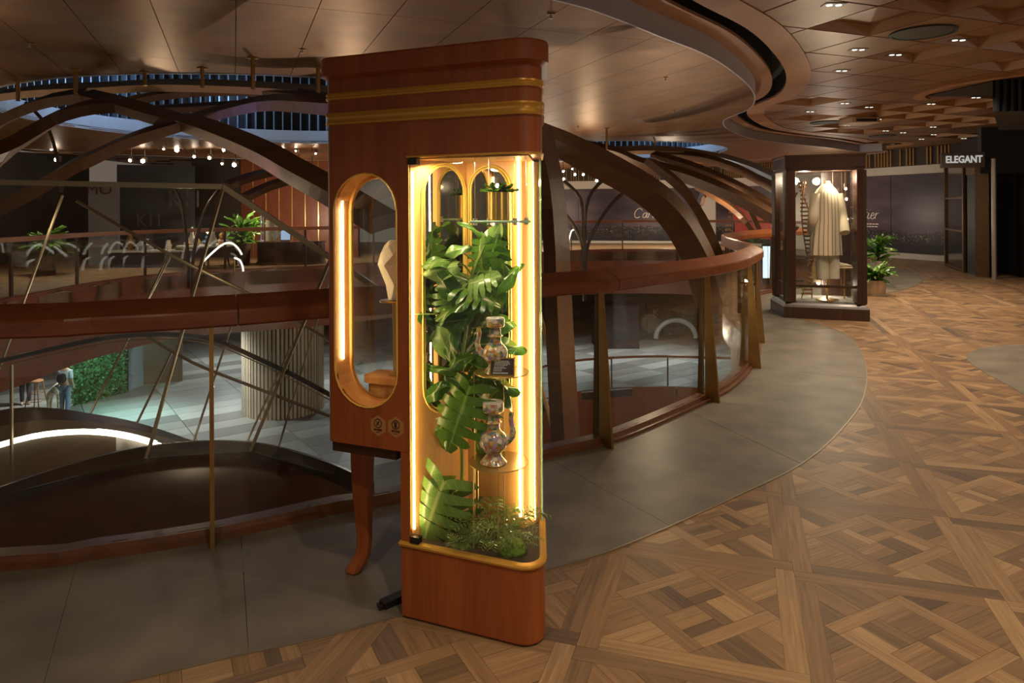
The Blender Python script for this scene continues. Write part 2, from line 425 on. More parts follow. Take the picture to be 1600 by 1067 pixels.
# parquet: square panels, double border planks, diamond frame and basket weave, corner strips
S_, YAW = .4981*E, .3094
gx0, gy0 = -.3532*E, 1.5668*E
cy, sy_ = math.cos(YAW), math.sin(YAW)
def g2w(x, y): return Vector((cy*x+sy_*y, -sy_*x+cy*y))
def clip_half(poly, a, b, c):          # keep a*x+b*y<=c
    o = []
    for i in range(len(poly)):
        p, q = poly[i], poly[(i+1) % len(poly)]; dp = a*p[0]+b*p[1]-c; dq = a*q[0]+b*q[1]-c
        if dp <= 0: o.append(p)
        if (dp < 0 < dq) or (dq < 0 < dp):
            t = dp/(dp-dq); o.append((p[0]+(q[0]-p[0])*t, p[1]+(q[1]-p[1])*t))
    return o
def parquet_pieces():
    H = S_/2; bw = .078; a = H-bw; out = []      # (poly, grain angle)
    # pinwheel border planks
    base = [(-H, H-bw), (H-bw, H-bw), (H-bw, H), (-H, H)]
    for k in range(4):
        c, s = [(1, 0), (0, 1), (-1, 0), (0, -1)][k]
        out.append(([(x*c-y*s, x*s+y*c) for x, y in base], k*PI/2))
    r2 = math.sqrt(.5); d = a*r2; w = .066; e = d-w
    rot = lambda P, ang: [(x*math.cos(ang)-y*math.sin(ang), x*math.sin(ang)+y*math.cos(ang)) for x, y in P]
    ring = [(-d, d-w), (d-w, d-w), (d-w, d), (-d, d)]
    for k in range(4): out.append((rot(ring, PI/4+k*PI/2), PI/4+k*PI/2))
    nb, m = 2, 3
    for i in range(nb):
        for j in range(nb):
            x0 = -e+2*e*i/nb; y0 = -e+2*e*j/nb; b = 2*e/nb
            for t in range(m):
                if (i+j) % 2: P = [(x0+b*t/m, y0), (x0+b*(t+1)/m, y0), (x0+b*(t+1)/m, y0+b), (x0+b*t/m, y0+b)]; g = PI/2
                else: P = [(x0, y0+b*t/m), (x0+b, y0+b*t/m), (x0+b, y0+b*(t+1)/m), (x0, y0+b*(t+1)/m)]; g = 0
                out.append((rot(P, PI/4), PI/4+g))
    for k in range(4):                            # corner triangles in strips
        T = [(a, 0), (a, a), (0, a)]
        cuts = [-a*r2, -.10, .0, .10, a*r2]
        for t in range(4):                        # strips run along the diagonal direction, cut by (x-y)/sqrt2
            P = clip_half(clip_half(T, r2, -r2, cuts[t+1]), -r2, r2, -cuts[t])
            if len(P) >= 3: out.append((rot(P, k*PI/2), PI/4+k*PI/2))
    return out
PIECES = parquet_pieces()
near_list = []
for i in range(-40, 40):
    for j in range(-4, 34):
        c = g2w(gx0+(i+.5)*S_, gy0+(j+.5)*S_)
        if c.y < 1.5 or c.y > 25 or abs(c.x) > .75*c.y+1.2: continue
        rk = random.randrange(4); ck, sk = [(1, 0), (0, 1), (-1, 0), (0, -1)][rk]
        for P, g in PIECES:
            mx_ = sum(p[0] for p in P)/len(P); my_ = sum(p[1] for p in P)/len(P)
            Q = []
            for x, y in P:
                l = math.hypot(x-mx_, y-my_); k = (l-.0012)/l; x, y = mx_+(x-mx_)*k, my_+(y-my_)*k
                x, y = x*ck-y*sk, x*sk+y*ck
                Q.append(g2w(gx0+(i+.5)*S_+x, gy0+(j+.5)*S_+y))
            cc = sum(Q, V2(0, 0))/len(Q)
            if inside(cc, stone_zone) and all(inside(p, stone_zone) for p in Q): continue
            if inside(cc, void) or cc.x > 13 or any(inside(cc, z) and all(inside(p, z) for p in Q) for z in (isl,)): continue
            tone = min(1, max(0, random.gauss(.55, .25)))
            near_list.append((cc.length, Q, g+rk*PI/2-YAW, tone, cc))
def fill_plank(me_v, me_f, uv, tones, Q, ang, tone):
    o = len(me_v); n = len(Q); ca, sa = math.cos(ang), math.sin(ang)
    ar = sum(Q[k].x*Q[(k+1) % n].y-Q[(k+1) % n].x*Q[k].y for k in range(n))
    if ar < 0: Q = Q[::-1]
    ox, oy = random.random()*9, random.random()*9
    for z in (0.0, -.012):
        for p in Q:
            me_v.append((p.x, p.y, z)); uv.append((p.x*ca+p.y*sa+ox, -p.x*sa+p.y*ca+oy)); tones.append(tone)
    me_f.append(list(range(o, o+n)))
    for k in range(n): me_f.append([o+k, o+n+k, o+n+(k+1) % n, o+(k+1) % n])
def plank_mesh(name, lst):
    v, f, uv, tn = [], [], [], []
    for _, Q, g, t, _c in lst: fill_plank(v, f, uv, tn, Q, g, t)
    me = bpy.data.meshes.new(name); me.from_pydata(v, [], f); me.update(); me.materials.append(parquet)
    ul = me.uv_layers.new(name='grain'); vi = [0]*len(me.loops); me.loops.foreach_get('vertex_index', vi)
    flat = []
    for k in vi: flat += uv[k]
    ul.data.foreach_set('uv', flat)
    at_ = me.attributes.new('tone', 'FLOAT', 'POINT'); at_.data.foreach_set('value', tn)
    return me
def in_view(c):
    px = 800+F*c.x/c.y; py = HOR+F*E/c.y
    return -20 < px < 1620 and py < 1090
vis = sorted([q for q in near_list if in_view(q[4])], key=lambda q: q[0]); big = vis[:300]; bigid = set(id(q) for q in big)
rest = [q for q in near_list if id(q) not in bigid]
for q in big: link('plank', plank_mesh('plank', [q]), floor)
link('distant_planks', plank_mesh('distant_planks', rest), floor, kind='stuff')

# ------------------------------------------------------------------ balustrade along the void
def arclen(pts):
    d = [0]
    for a, b in zip(pts, pts[1:]): d.append(d[-1]+(b-a).length)
    return d
AL = arclen(NE)
def at_s(s, off=0.0):
    k = max(0, min(len(NE)-2, next((i for i in range(len(AL)-1) if AL[i+1] >= s), len(NE)-2)))
    t = (s-AL[k])/(AL[k+1]-AL[k]); p = NE[k].lerp(NE[k+1], t); d = (NE[min(k+2, len(NE)-1)]-NE[max(k-1, 0)]).normalized()
    n = Vector((d.y, -d.x))                       # toward the room
    return p+n*off, d, n
def s_of(q): return AL[nearest(NE, q)]
sp = [s_of(f2(336, 850)), s_of(f2(952, 697)), s_of(f2(1112, 628)), s_of(f2(1180, 575))]
posts = [sp[0]-2.9, sp[0]-1.45, sp[0], (sp[0]+sp[1])/2, sp[1], sp[2], sp[3]]
while posts[-1]+1.35 < AL[-1]: posts.append(posts[-1]+1.35)
rail = thing('balustrade', 'curved glass balustrade with reddish wooden handrail, running behind the lit showcase', 'railing', (0, 4.3, 0))
def strip(s0, s1, prof, name, mat, parent, step=.14, smooth=False):
    n = max(2, int((s1-s0)/step)+1); rings = []
    for i in range(n):
        s = s0+(s1-s0)*i/(n-1); p, d, nn = at_s(s)
        rings.append([(p.x+nn.x*o, p.y+nn.y*o, z) for o, z in prof])
    return MB().loft(rings).build(name, mat, parent, smooth)
RP = [(-.13, 1.165), (-.10, 1.175), (.025, 1.115), (.03, 1.105), (.03, 1.045), (.02, 1.035), (-.12, 1.035), (-.13, 1.05)]
for k in range(len(posts)-1):
    a, b = posts[k], posts[k+1]
    strip(a+.008, b-.008, [(-.062, .055), (-.062, 1.04), (-.048, 1.04), (-.048, .055)], 'glass_pane', railglass, rail)
    strip(a+.003+.12, b-.003+.12, RP, 'handrail', railwood, rail, .1, False)
strip(posts[0], posts[-1], [(-.12, .0), (-.12, .055), (-.035, .055), (-.03, .028), (.0, .026), (.0, .001), (0, -.3), (-.12, -.3)], 'curb', curbwood, rail)
for s in posts:
    p, d, n = at_s(s)
    def fin(o0, o1t, o1b, z0, z1, th):
        q = []
        for sg in (-1, 1):
            for o, z in ((o0, z0), (o1b, z0), (o1t, z1), (o0, z1)):
                w = p+n*o+d*sg*th/2; q.append((w.x, w.y, z))
        return MB().add(q, [(3, 2, 1, 0), (4, 5, 6, 7), (0, 1, 5, 4), (1, 2, 6, 5), (2, 3, 7, 6), (3, 0, 4, 7)])
    f = fin(-.046, -.012, .075, .0035, 1.04, .020).build('post', brass, rail)
    fin(-.064, -.085, -.115, .056, 1.04, .018).build('post', finshade, rail)

# ------------------------------------------------------------------ ceiling
ZC, ZG = E+1.72, E+1.52
ceil = bpy.data.objects.new('ceiling', None); COL.objects.link(ceil); ceil['kind'] = 'structure'
c2 = lambda x, y: f2(x, y, ZG)
soff = [V2(-9, 5.3), V2(-5, 3.75), V2(-2.4, 3.9), V2(-.8, 4.4), c2(870, 1), c2(958, 28), c2(1030, 57), c2(1101, 85), c2(1144, 112), c2(1172, 138), c2(1178, 157), c2(1168, 171),
        c2(1139, 183), c2(1129, 190), c2(1137, 202), c2(1172, 216), c2(1220, 223), c2(1291, 230), c2(1343, 237), V2(10.2, 19.3), V2(10.6, 20.2), V2(9.8, 21.6),
        V2(7, 23), V2(3, 23.6), V2(-2, 23), V2(-8, 21), V2(-12, 17), V2(-12.5, 9)]
SC = catmull(soff, .2, True)
OC = [((-3.8, 12.0), 4.2), ((2.4, 19.4), 3.4)]
circ = lambda c, r, n=72: [V2(c[0]+r*math.cos(2*PI*k/n), c[1]+r*math.sin(2*PI*k/n)) for k in range(n)]
GA = math.radians(21.6)
t, _ = cells(SC, [circ(*o) for o in OC], (-2.0, 5.1), GA, (.58, 2.32), .006)
for key, tris in t.items(): MB().solid(tris, ZG, ZG+.02).build('ceiling_panel', glossy, ceil)
t, _ = cells(SC, [circ(*o) for o in OC], (0, 0), 0, None, 0)
MB().solid(t[(0, 0)], ZG+.03, ZG+.05).build('backing', stonedark, ceil)
O = [offset(SC, d, True) for d in (.0, .02, .24, .42, .72)]
def ringstrip(A, B, z0, z1, name, mat):
    q = MB(); n = len(A)
    for i in range(n): q.solid([(A[i], A[(i+1) % n], B[(i+1) % n]), (A[i], B[(i+1) % n], B[i])], z0, z1)
    return q.build(name, mat, ceil)
ringstrip(O[0], O[1], ZG-.005, ZC+.05, 'ceiling_lip', lipm)
ringstrip(O[1], O[2], ZC-.01, ZC+.02, 'ceiling_band', bandm)
ringstrip(O[2], O[3], ZC+.28, ZC+.30, 'slot_back', blackmat)
ringstrip(O[2], [o for o in offset(SC, .242, True)], ZC+.02, ZC+.3, 'slot_side', blackmat)
ringstrip([o for o in offset(SC, .418, True)], O[3], ZC+.02, ZC+.3, 'slot_side', blackmat)
ringstrip(O[3], O[4], ZC-.01, ZC+.02, 'ceiling_band', bandm)
box = [V2(-14, -3), V2(14, -3), V2(14, 34), V2(-14, 34)]
PO = f2(1358, 56, ZC)
t, frg = cells(box, [O[4]], (PO.x, PO.y), GA, .81, .024)
full = {}
coffer = {(-1, -1), (-1, -2), (0, -2), (1, -1), (1, 0)}
flatc = {(-2, -1), (0, -1), (-1, 0), (0, 0), (-2, -2)}
rows = []
for key, tris in t.items():
    i, j = key; area_ = sum(abs((b[0]-a[0])*(c[1]-a[1])-(b[1]-a[1])*(c[0]-a[0]))/2 for a, b, c in tris)
    cen = frg((i+.5)*.81, (j+.5)*.81); px = 800+F*cen.x/max(cen.y, .1); py = HOR-F*1.72/max(cen.y, .1)
    seen = cen.y > 1 and -60 < px < 1700 and py > -90
    isc = key in coffer or (key not in flatc and random.random() < (.75 if 6.5 < cen.x < 12 and 11.5 < cen.y < 18 else .22))
    rows.append((cen.length if seen else 99+cen.length, key, tris, isc and area_ > .6, seen))
rows.sort(key=lambda r: r[0])
coffm = plain('lit_coffer_side', (.46, .27, .14), .5)  # light on the far coffer walls put into a paler colour
restm = MB(); nvis = 0
for dist, key, tris, isc, seen in rows:
    i, j = key; q = MB(); single = seen and nvis < 290
    if not single: q = restm
    else: nvis += 1
    if isc:
        h = .10; u0, u1, v0, v1 = i*.81+.006, (i+1)*.81-.006, j*.81+.006, (j+1)*.81-.006
        C = [frg(u0, v0), frg(u1, v0), frg(u1, v1), frg(u0, v1)]; I = [frg(u0+.01, v0+.01), frg(u1-.03, v0+.01), frg(u1-.03, v1-.03), frg(u0+.01, v1-.03)]
        vsx = [(p.x, p.y, ZC) for p in C]+[(C[0].x, C[0].y, ZC+.002)]+[(p.x, p.y, ZC+h) for p in I[1:]]
        vsx[4] = (I[0].x, I[0].y, ZC+.02)
        vsx = vsx+[(p.x, p.y, ZC+h+.02) for p in C]
        q.add(vsx, [(4, 5, 6, 7)]+[(k, (k+1) % 4, 4+(k+1) % 4, 4+k) for k in range(4)]+[(8+k, 8+(k+1) % 4, (k+1) % 4, k) for k in range(4)]+[(11, 10, 9, 8)])
    else: q.solid(tris, ZC, ZC+.02)
    if single:
        po = q.build('ceiling_panel', perf, ceil)
        if isc:
            po.data.materials.append(coffm)
            for k in range(1, 5): po.data.polygons[k].material_index = 1
if restm.v: restm.build('distant_panels', perf, ceil, kind='stuff')
t, _ = cells(box, [O[4]], (0, 0), 0, None, 0)
MB().solid(t[(0, 0)], ZC+.2, ZC+.22).build('backing', blackmat, ceil)
# oculus drums: slatted cool lit walls above the two round openings
slatm = plain('drum_slat', (.20, .27, .36), .4, .3)
rimm = plain('drum_rim', (.42, .50, .62), .35, .4)  # blue-white light on the rim put into its colour
for (c, r), lab in zip(OC, ('large round ceiling opening with blue lit slatted drum, left of the showcase', 'smaller round ceiling opening with blue lit slats, right of the showcase')):
    dr = thing('skylight_drum', lab, 'skylight', (c[0], c[1], ZG))
    n = int(2*PI*r/.19)
    A = circ(c, r, 72); B = circ(c, r+.03, 72); q = MB(); q2 = MB(); q3 = MB(); Cc = circ(c, r+.3, 72); Dd = circ(c, r+.33, 72)
    for i in range(72):
        j = (i+1) % 72
        q.solid([(A[i], A[j], B[j]), (A[i], B[j], B[i])], ZG-.01, ZG+.26)
        q2.solid([(Cc[i], Cc[j], Dd[j]), (Cc[i], Dd[j], Dd[i])], ZG+.26, ZG+1.7)
        q3.solid([(A[i], A[j], Dd[j]), (A[i], Dd[j], Dd[i])], ZG+.26, ZG+.28)
    q.build('rim', rimm, dr); q2.build('drum_wall', blackmat, dr); q3.build('ledge', rimm, dr)
    MB().prism([(p.x, p.y) for p in Dd], ZG+1.7, ZG+1.74).build('drum_lid', blackmat, dr)
    me = None
    for k in range(n):
        a = 2*PI*k/n
        if math.sin(a) < -.25: continue
        m4 = Matrix.Translation((c[0], c[1], ZG+.28)) @ Matrix.Rotation(a, 4, 'Z') @ Matrix.Translation((r+.12, 0, 0))
        if me is None:
            so = MB().box(-.08, .08, -.012, .012, 0, 1.40).build('slat', slatm, dr); me = so.data
        else: so = link('slat', me, dr)
        so.matrix_basis = m4
    for k in range(5):
        a = math.radians(20+35*k)
        point(c[0]+math.cos(a)*(r-.5), c[1]+math.sin(a)*(r-.5), ZG+.95, 22, (.45, .68, 1.0), .15)
# ------------------------------------------------------------------ the lit showcase
F0 = f2(627, 965); F1 = f2(812, 1012)
TD = (F1-F0).normalized(); ND = Vector((-TD.y, TD.x))
def w2(t, n=0.0): return F0+TD*t+ND*n
def w3(t, n, z): p = w2(t, n); return Vector((p.x, p.y, z))
def t_of(px, n=0.0, py=500):
    u = ray(px, py)[0]; o = F0+ND*n
    return (u*o.y-o.x)/(TD.x-u*TD.y)
def z_of(px, py, t, n=0.0): return E-ray(px, py)[1]*w2(t, n).y
def rounded(P, R, seg=8):
    out = []; n = len(P)
    for i in range(n):
        a, b, c = Vector(P[i-1]), Vector(P[i]), Vector(P[(i+1) % n]); r = R[i]
        if r <= 0: out.append(b.copy()); continue
        d1, d2 = (a-b).normalized(), (c-b).normalized(); al = math.acos(max(-1, min(1, d1.dot(d2))))
        m = (d1+d2).normalized(); ctr = b+m*(r/math.sin(al/2)); l = r/math.tan(al/2)
        p, q = b+d1*l, b+d2*l; a0 = math.atan2(p.y-ctr.y, p.x-ctr.x); a1 = math.atan2(q.y-ctr.y, q.x-ctr.x)
        da = (a1-a0+PI) % (2*PI)-PI
        for k in range(seg+1): out.append(ctr+Vector((math.cos(a0+da*k/seg), math.sin(a0+da*k/seg)))*r)
    return out
tL = t_of(507.5, 0, 500)
u852 = ray(851.5, 900)[0]
t1 = (u852*F0.y-F0.x)/(TD.x-u852*TD.y)
P0, P1 = w2(tL), w2(t1)
P2 = P1+Vector((u852, 1)).normalized()*.44-Vector((.004, 0)); P3 = w2(tL+.01, .31)
def grow(P, d):
    n = len(P); out = []
    for i in range(n):
        a, b, c = P[i-1], P[i], P[(i+1) % n]; d1 = (b-a).normalized(); d2 = (c-b).normalized()
        n1 = Vector((d1.y, -d1.x)); n2 = Vector((d2.y, -d2.x)); m = (n1+n2).normalized(); out.append(b+m*(d/max(.25, m.dot(n1))))
    return out
PL = [P0, P1, P2, P3]; RL = [.04, .075, .03, .04]
def plan(d): return rounded(grow(PL, d), [max(.002, r+d) for r in RL])
def molding(prof, base=plan, name='trim', mat=gold, parent=None, cap=False):
    return MB().loft([[(p.x, p.y, z) for p in base(o)] for o, z in prof], cap).build(name, mat, parent, True, .5)
sc_root = thing('showcase', 'tall reddish wood showcase with gold bands, oval window and glowing plant-filled glass corner', 'showcase', (P0.x+.4, P0.y, 0))
Z0, ZB, ZT = .65, .287, 1.803
MB().loft([[(p.x, p.y, z) for p in plan(d)] for d, z in [(0, ZT), (0, 2.124), (.020, 2.136), (.026, 2.138), (.026, 2.206), (.023, 2.213), (.015, 2.216)]]).build('cornice', showwood, sc_root, True, .35)
molding([(0, 2.042), (.007, 2.044), (.009, 2.051), (.005, 2.056), (.005, 2.060), (.009, 2.065), (.007, 2.071), (0, 2.073)], name='gold_band', mat=goldpaint, parent=sc_root)
molding([(0, 1.940), (.008, 1.942), (.010, 1.950), (.005, 1.954), (.0035, 1.962), (.0035, 1.972), (.006, 1.978), (.010, 1.982), (.009, 1.989), (0, 1.991)], name='gold_band', mat=goldpaint, parent=sc_root)
# oval window geometry
ta, tb = t_of(522.5, 0, 450), t_of(620.5, 0, 450); tc = (ta+tb)/2; R = (tb-ta)/2
zt, zb = z_of(571, 270.5, tc), z_of(571, 637, tc); zc = (zt+zb)/2; HH = (zt-zb)/2-R
def capsule(tc_, zc_, R_, H_, seg=12):
    o = [(tc_+R_*math.cos(PI*k/seg), zc_+H_+R_*math.sin(PI*k/seg)) for k in range(seg+1)]
    o += [(tc_+R_*math.cos(PI+PI*k/seg), zc_-H_+R_*math.sin(PI+PI*k/seg)) for k in range(seg+1)]
    return o
TS = .037                                         # stile right of the oval board
hole = [V2(*p) for p in capsule(tc, zc, R, HH)]
outl = [V2(tL+.04, Z0), V2(TS, Z0), V2(TS, ZT), V2(tL+.04, ZT)]
tr, _ = cells(outl, [hole], (0, 0), 0, None, 0)
def solid_tz(tris, n0, n1):
    m = MB().solid(tris, n0, n1); m.v = [tuple(w3(v[0], v[2], v[1])) for v in m.v]; m.f = [f[::-1] for f in m.f]; return m
solid_tz(tr[(0, 0)], 0, .018).build('front_board', showwood, sc_root)
def cap_ring(R_, H_, n, tcx=tc, zcx=zc): return [w3(t, n, z) for t, z in capsule(tcx, zcx, R_, H_)]
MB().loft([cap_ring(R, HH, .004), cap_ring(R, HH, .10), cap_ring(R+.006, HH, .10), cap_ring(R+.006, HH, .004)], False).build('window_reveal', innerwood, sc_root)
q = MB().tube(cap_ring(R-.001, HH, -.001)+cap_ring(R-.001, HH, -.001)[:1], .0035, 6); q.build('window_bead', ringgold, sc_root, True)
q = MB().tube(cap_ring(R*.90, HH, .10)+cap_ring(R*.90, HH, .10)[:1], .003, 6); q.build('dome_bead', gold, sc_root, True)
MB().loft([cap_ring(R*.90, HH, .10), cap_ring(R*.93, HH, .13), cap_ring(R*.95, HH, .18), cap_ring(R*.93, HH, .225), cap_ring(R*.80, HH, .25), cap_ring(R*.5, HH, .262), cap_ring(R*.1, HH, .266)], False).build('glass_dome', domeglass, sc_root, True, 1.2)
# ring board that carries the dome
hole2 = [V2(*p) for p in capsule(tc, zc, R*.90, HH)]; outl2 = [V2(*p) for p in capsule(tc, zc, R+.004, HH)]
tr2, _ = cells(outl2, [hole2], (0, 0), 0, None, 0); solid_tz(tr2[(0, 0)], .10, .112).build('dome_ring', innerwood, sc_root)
# led line inside the reveal
lx = tc-R+.004
MB().box(-.003, .003, -.004, .004, zc-HH*.92, zc+HH*1.12, Matrix.Translation(Vector((*w2(lx, .052), 0)))).build('led_strip', led, sc_root)
# rounded left end, back stile, niche top and floor
pl = plan(0); pin = plan(-.018)
ids = [i for i, p in enumerate(pl) if (p-P0).length < .1 or (p-P3).length < .1]
n9 = 9
e_out = pl[0:n9][::-1]+[]                         # P0 arc (first corner)
ld = (P3-P0).normalized()
seq = [pl[0]+ld*.075]+[pl[i] for i in range(0, 9)]; seqi = [pin[0]+ld*.075]+[pin[i] for i in range(0, 9)]
MB().loft([[(a.x, a.y, z) for a in seq]+[(b.x, b.y, z) for b in seqi[::-1]] for z in (Z0, ZT)]).build('end_panel', showwood, sc_root, True, .4)
ga, gb = pin[0]+ld*.075, pin[0]+ld*.24
MB().prism([ga, gb, gb+Vector((.006, 0)), ga+Vector((.006, 0))], Z0+.03, ZT-.03).build('end_glass', clear, sc_root)
nic = [w2(tL+.03, .018), w2(TS, .018), w2(TS+.02, .285), w2(tL+.035, .295)]
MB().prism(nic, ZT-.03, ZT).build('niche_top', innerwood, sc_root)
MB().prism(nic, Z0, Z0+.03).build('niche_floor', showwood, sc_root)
MB().prism([w2(tL+.02, .02), w2(-.03, .02), w2(-.02, .27), w2(tL+.03, .28)], Z0-.045, Z0).build('apron', darkwood, sc_root)
MB().prism([w2(tL+.03, .285), w2(TS+.02, .285), w2(TS+.02, .293), w2(tL+.035, .300)], Z0+.03, ZT-.03).build('back_glass', clear, sc_root)
# plinth block with lip inside the niche
blk = rounded([w2(tc-R*.62, .135), w2(TS-.01, .135), w2(TS-.005, .258), w2(tc-R*.62, .258)], [.03, .003, .003, .02])
MB().prism(blk, Z0+.03, .868).build('niche_block', innerwood, sc_root)
blk = rounded([w2(tc-R*.74, .122), w2(TS-.008, .122), w2(TS-.005, .262), w2(tc-R*.74, .262)], [.04, .003, .003, .02])
MB().prism(blk, .868, .895).build('niche_block_top', innerwood, sc_root)
# ---- corner bay
B = Vector((ray(730, 500)[0]*2.99, 2.99)); C = Vector((ray(816, 500)[0]*2.86, 2.86)); C2 = Vector((ray(834, 500)[0]*2.90, 2.90)); A = w2(TS+.004, .02)
base_poly = lambda d: rounded(grow([w2(0, 0), P1, P2, w2(.02, .30)], d), [.004, .075+d, .03, .02])
MB().loft([[(p.x, p.y, z) for p in base_poly(d)] for d, z in [(-.008, 0.003), (-.008, .012), (0, .012), (0, ZB)]]).build('base_box', showwood, sc_root, True, .5)
molding([(0, ZB-.004), (.007, ZB-.002), (.009, ZB+.006), (.006, ZB+.013), (0, ZB+.015), (-.016, ZB+.015)], base_poly, 'gold_lip', goldpaint, sc_root)
def gpath(d):
    pp = rounded(grow(PL, d), [.04, .075+d, .03, .04], 8)
    return [w2(TS, -d)]+[pp[i] for i in range(9, 18)]+[pp[18]-(pp[18]-pp[17]).normalized()*.02]
ga, gb = gpath(-.004), gpath(-.011)
MB().loft([[(p.x, p.y, z) for p in ga]+[(p.x, p.y, z) for p in gb[::-1]] for z in (ZB+.012, ZT-.004)]).build('curved_glass', clear, sc_root, True, .4)
MB().prism([w2(0, .002), w2(TS, .002), w2(TS, .022), w2(0, .3)], ZB, Z0).build('front_stile', showwood, sc_root)
MB().tube([w3(TS+.004, .003, ZB+.014), w3(TS+.004, .003, ZT-.004)], .004, 6).build('glass_edge_trim', brushed, sc_root, True)
pt = gpath(.001); MB().tube([(p.x, p.y, ZT-.003) for p in pt], .005, 6).build('glass_top_trim', goldpaint, sc_root, True)
MB().prism([p for p in base_poly(-.02)], ZB, ZB+.006).build('bay_floor', plain('dark_soil', (.03, .02, .012), .9, bump=.3), sc_root)
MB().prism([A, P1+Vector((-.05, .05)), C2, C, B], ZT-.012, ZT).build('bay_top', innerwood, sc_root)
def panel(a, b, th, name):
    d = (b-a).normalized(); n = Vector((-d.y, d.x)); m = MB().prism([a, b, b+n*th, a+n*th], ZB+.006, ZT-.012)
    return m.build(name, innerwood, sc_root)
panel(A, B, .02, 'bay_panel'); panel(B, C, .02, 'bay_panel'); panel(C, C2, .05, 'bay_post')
panel(C2, P2+Vector((-.008, 0)), .02, 'bay_post')
def arch(a, b, px0, px1, py0, py1):
    d = (b-a).normalized(); n = Vector((d.y, -d.x))
    def on(px):
        u = ray(px, 450)[0]; s = (u*a.y-a.x)/(d.x-u*d.y); return s
    s0, s1 = on(px0), on(px1); sc_, r = (s0+s1)/2, (s1-s0)/2; y = (a+d*sc_).y
    z1, z0 = E-ray(px0, py0)[1]*y, E-ray(px0, py1)[1]*y; zc_, h = (z0+z1)/2, (z1-z0)/2-r
    pos = lambda R_, o: [Vector((*(a+d*s+n*o), z)) for s, z in capsule(sc_, zc_, R_, h)]
    g = MB(); ring = pos(r-.010, .004); g.add(ring, [list(range(len(ring)))])
    ring2 = pos(r-.010, .001); g.add(ring2, [list(range(len(ring2)))[::-1]])
    g.build('arch_mirror', mirror, sc_root)
    for k, (rr, th) in enumerate(((r-.009, .0045), (r+.001, .0045))):
        c = pos(rr, .005); MB().tube(c+c[:1], th, 6).build('arch_moulding', ringgold, sc_root, True)
arch(A, B, 659.5, 727.0, 256, 643); arch(B, C, 734.5, 799, 259, 641)
def vstrip(px, D, z0, z1, wdt=.0075, mat=led):
    u = ray(px, 540)[0]; MB().box(-wdt/2, wdt/2, -.003, .003, z0, z1, Matrix.Translation((u*D, D, 0))).build('led_strip', mat, sc_root)
vs_ = w2(.050, .020); MB().box(-.003, .003, -.003, .003, ZB+.06, 1.745, Matrix.Translation((vs_.x, vs_.y, 0))).build('led_strip', led, sc_root); vstrip(811.5, 2.845, ZB+.06, ZT-.015, .0085); vstrip(834.5, 2.885, ZB+.03, ZT-.015, .003)  # thinnest strip is added as the neighbouring strip's reflection in the glass
for e_ in (ga[-1], ): MB().box(e_.x-.006, e_.x+.002, e_.y, e_.y+.010, ZB+.012, ZT-.004).build('glass_edge', edgeglass, sc_root)
# clips, feet, stickers
for (tt, z) in ((TS+.016, ZT-.022), (TS+.016, ZB+.03)):
    MB().box(-.020, .020, -.012, .014, z-.012, z+.012, Matrix.Translation(Vector((*w2(tt+.012, .004), 0))) @ Matrix.Rotation(math.atan2(TD.y, TD.x), 4, 'Z')).build('glass_clip', blackm, sc_root)
def cab_leg(tx, nn, out):
    c = w2(tx, nn); o = TD*out[0]+ND*out[1]
    pr = [(.605, .050, 0), (.50, .050, .002), (.36, .045, .002), (.24, .037, -.002), (.14, .032, -.006), (.085, .033, 0), (.055, .037, .014), (.032, .040, .030), (.012, .038, .040), (.001, .028, .044)]
    rings = []
    for z, h, s in pr:
        k = c+o*s; rings.append([(k.x+TD.x*a+ND.x*b, k.y+TD.y*a+ND.y*b, z) for a, b in ((h*.9, h*.5), (h*.5, h*.9), (-h*.5, h*.9), (-h*.9, h*.5), (-h*.9, -h*.5), (-h*.5, -h*.9), (h*.5, -h*.9), (h*.9, -h*.5))])
    MB().loft(rings[::-1]).build('leg', showwood, sc_root, True, .6)
lf = f2(568, 892)-F0
cab_leg(lf.dot(TD), lf.dot(ND), (-.75, -.66))
stk = plain('sticker_film', (.40, .19, .055), .5, .1); ink = plain('sticker_ink', (.012, .006, .004), .5)
tf = lambda px, py: (t_of(px, 0, py), z_of(px, py, t_of(px, 0, py)))
for k, (px, py) in enumerate(((591, 665), (618.5, 667.5))):
    t, z = tf(px, py); r = .041
    hx = [w3(t+r*.88*math.cos(PI/6+a*PI/3)/.9, -.0012, z+r*math.sin(PI/6+a*PI/3)*1.02) for a in range(6)]
    hb = [p+Vector((*(ND*.001), 0)) for p in hx]
    s = MB().loft([hb, hx]).build('notice_sticker', stk, sc_root)
    rg = [w3(t+.017*math.cos(a*PI/10), -.002, z+.010+.017*math.sin(a*PI/10)) for a in range(21)]
    m = MB().tube(rg, .0015, 4); m.tube([w3(t-.012, -.002, z+.022), w3(t+.012, -.002, z-.002)], .0015, 4)
    if k == 0: m.tube([w3(t+.004, -.002, z+.018), w3(t+.002, -.002, z+.012), w3(t-.004, -.002, z+.008), w3(t-.003, -.002, z+.001)], .0022, 4)
    else:
        m.tube([w3(t, -.002, z+.001), w3(t, -.002, z+.013)], .005, 6)
        for a in (-.005, 0, .005): m.tube([w3(t+a*.5, -.002, z+.012), w3(t+a*1.3, -.002, z+.021)], .0014, 4)
    m.build('pictogram', ink, s)
    tx = text('caption', ('請勿觸摸', '請勿拍攝')[k], .0095, ink, s, w3(t, -.0022, z-.0165), (TD.x, TD.y, 0), (0, 0, 1), .0003)
    m = MB(); m.bar(w3(t-.009, -.002, z-.0255), w3(t+.009, -.002, z-.0255), .001, .0014); m.build('small_print', ink, s)
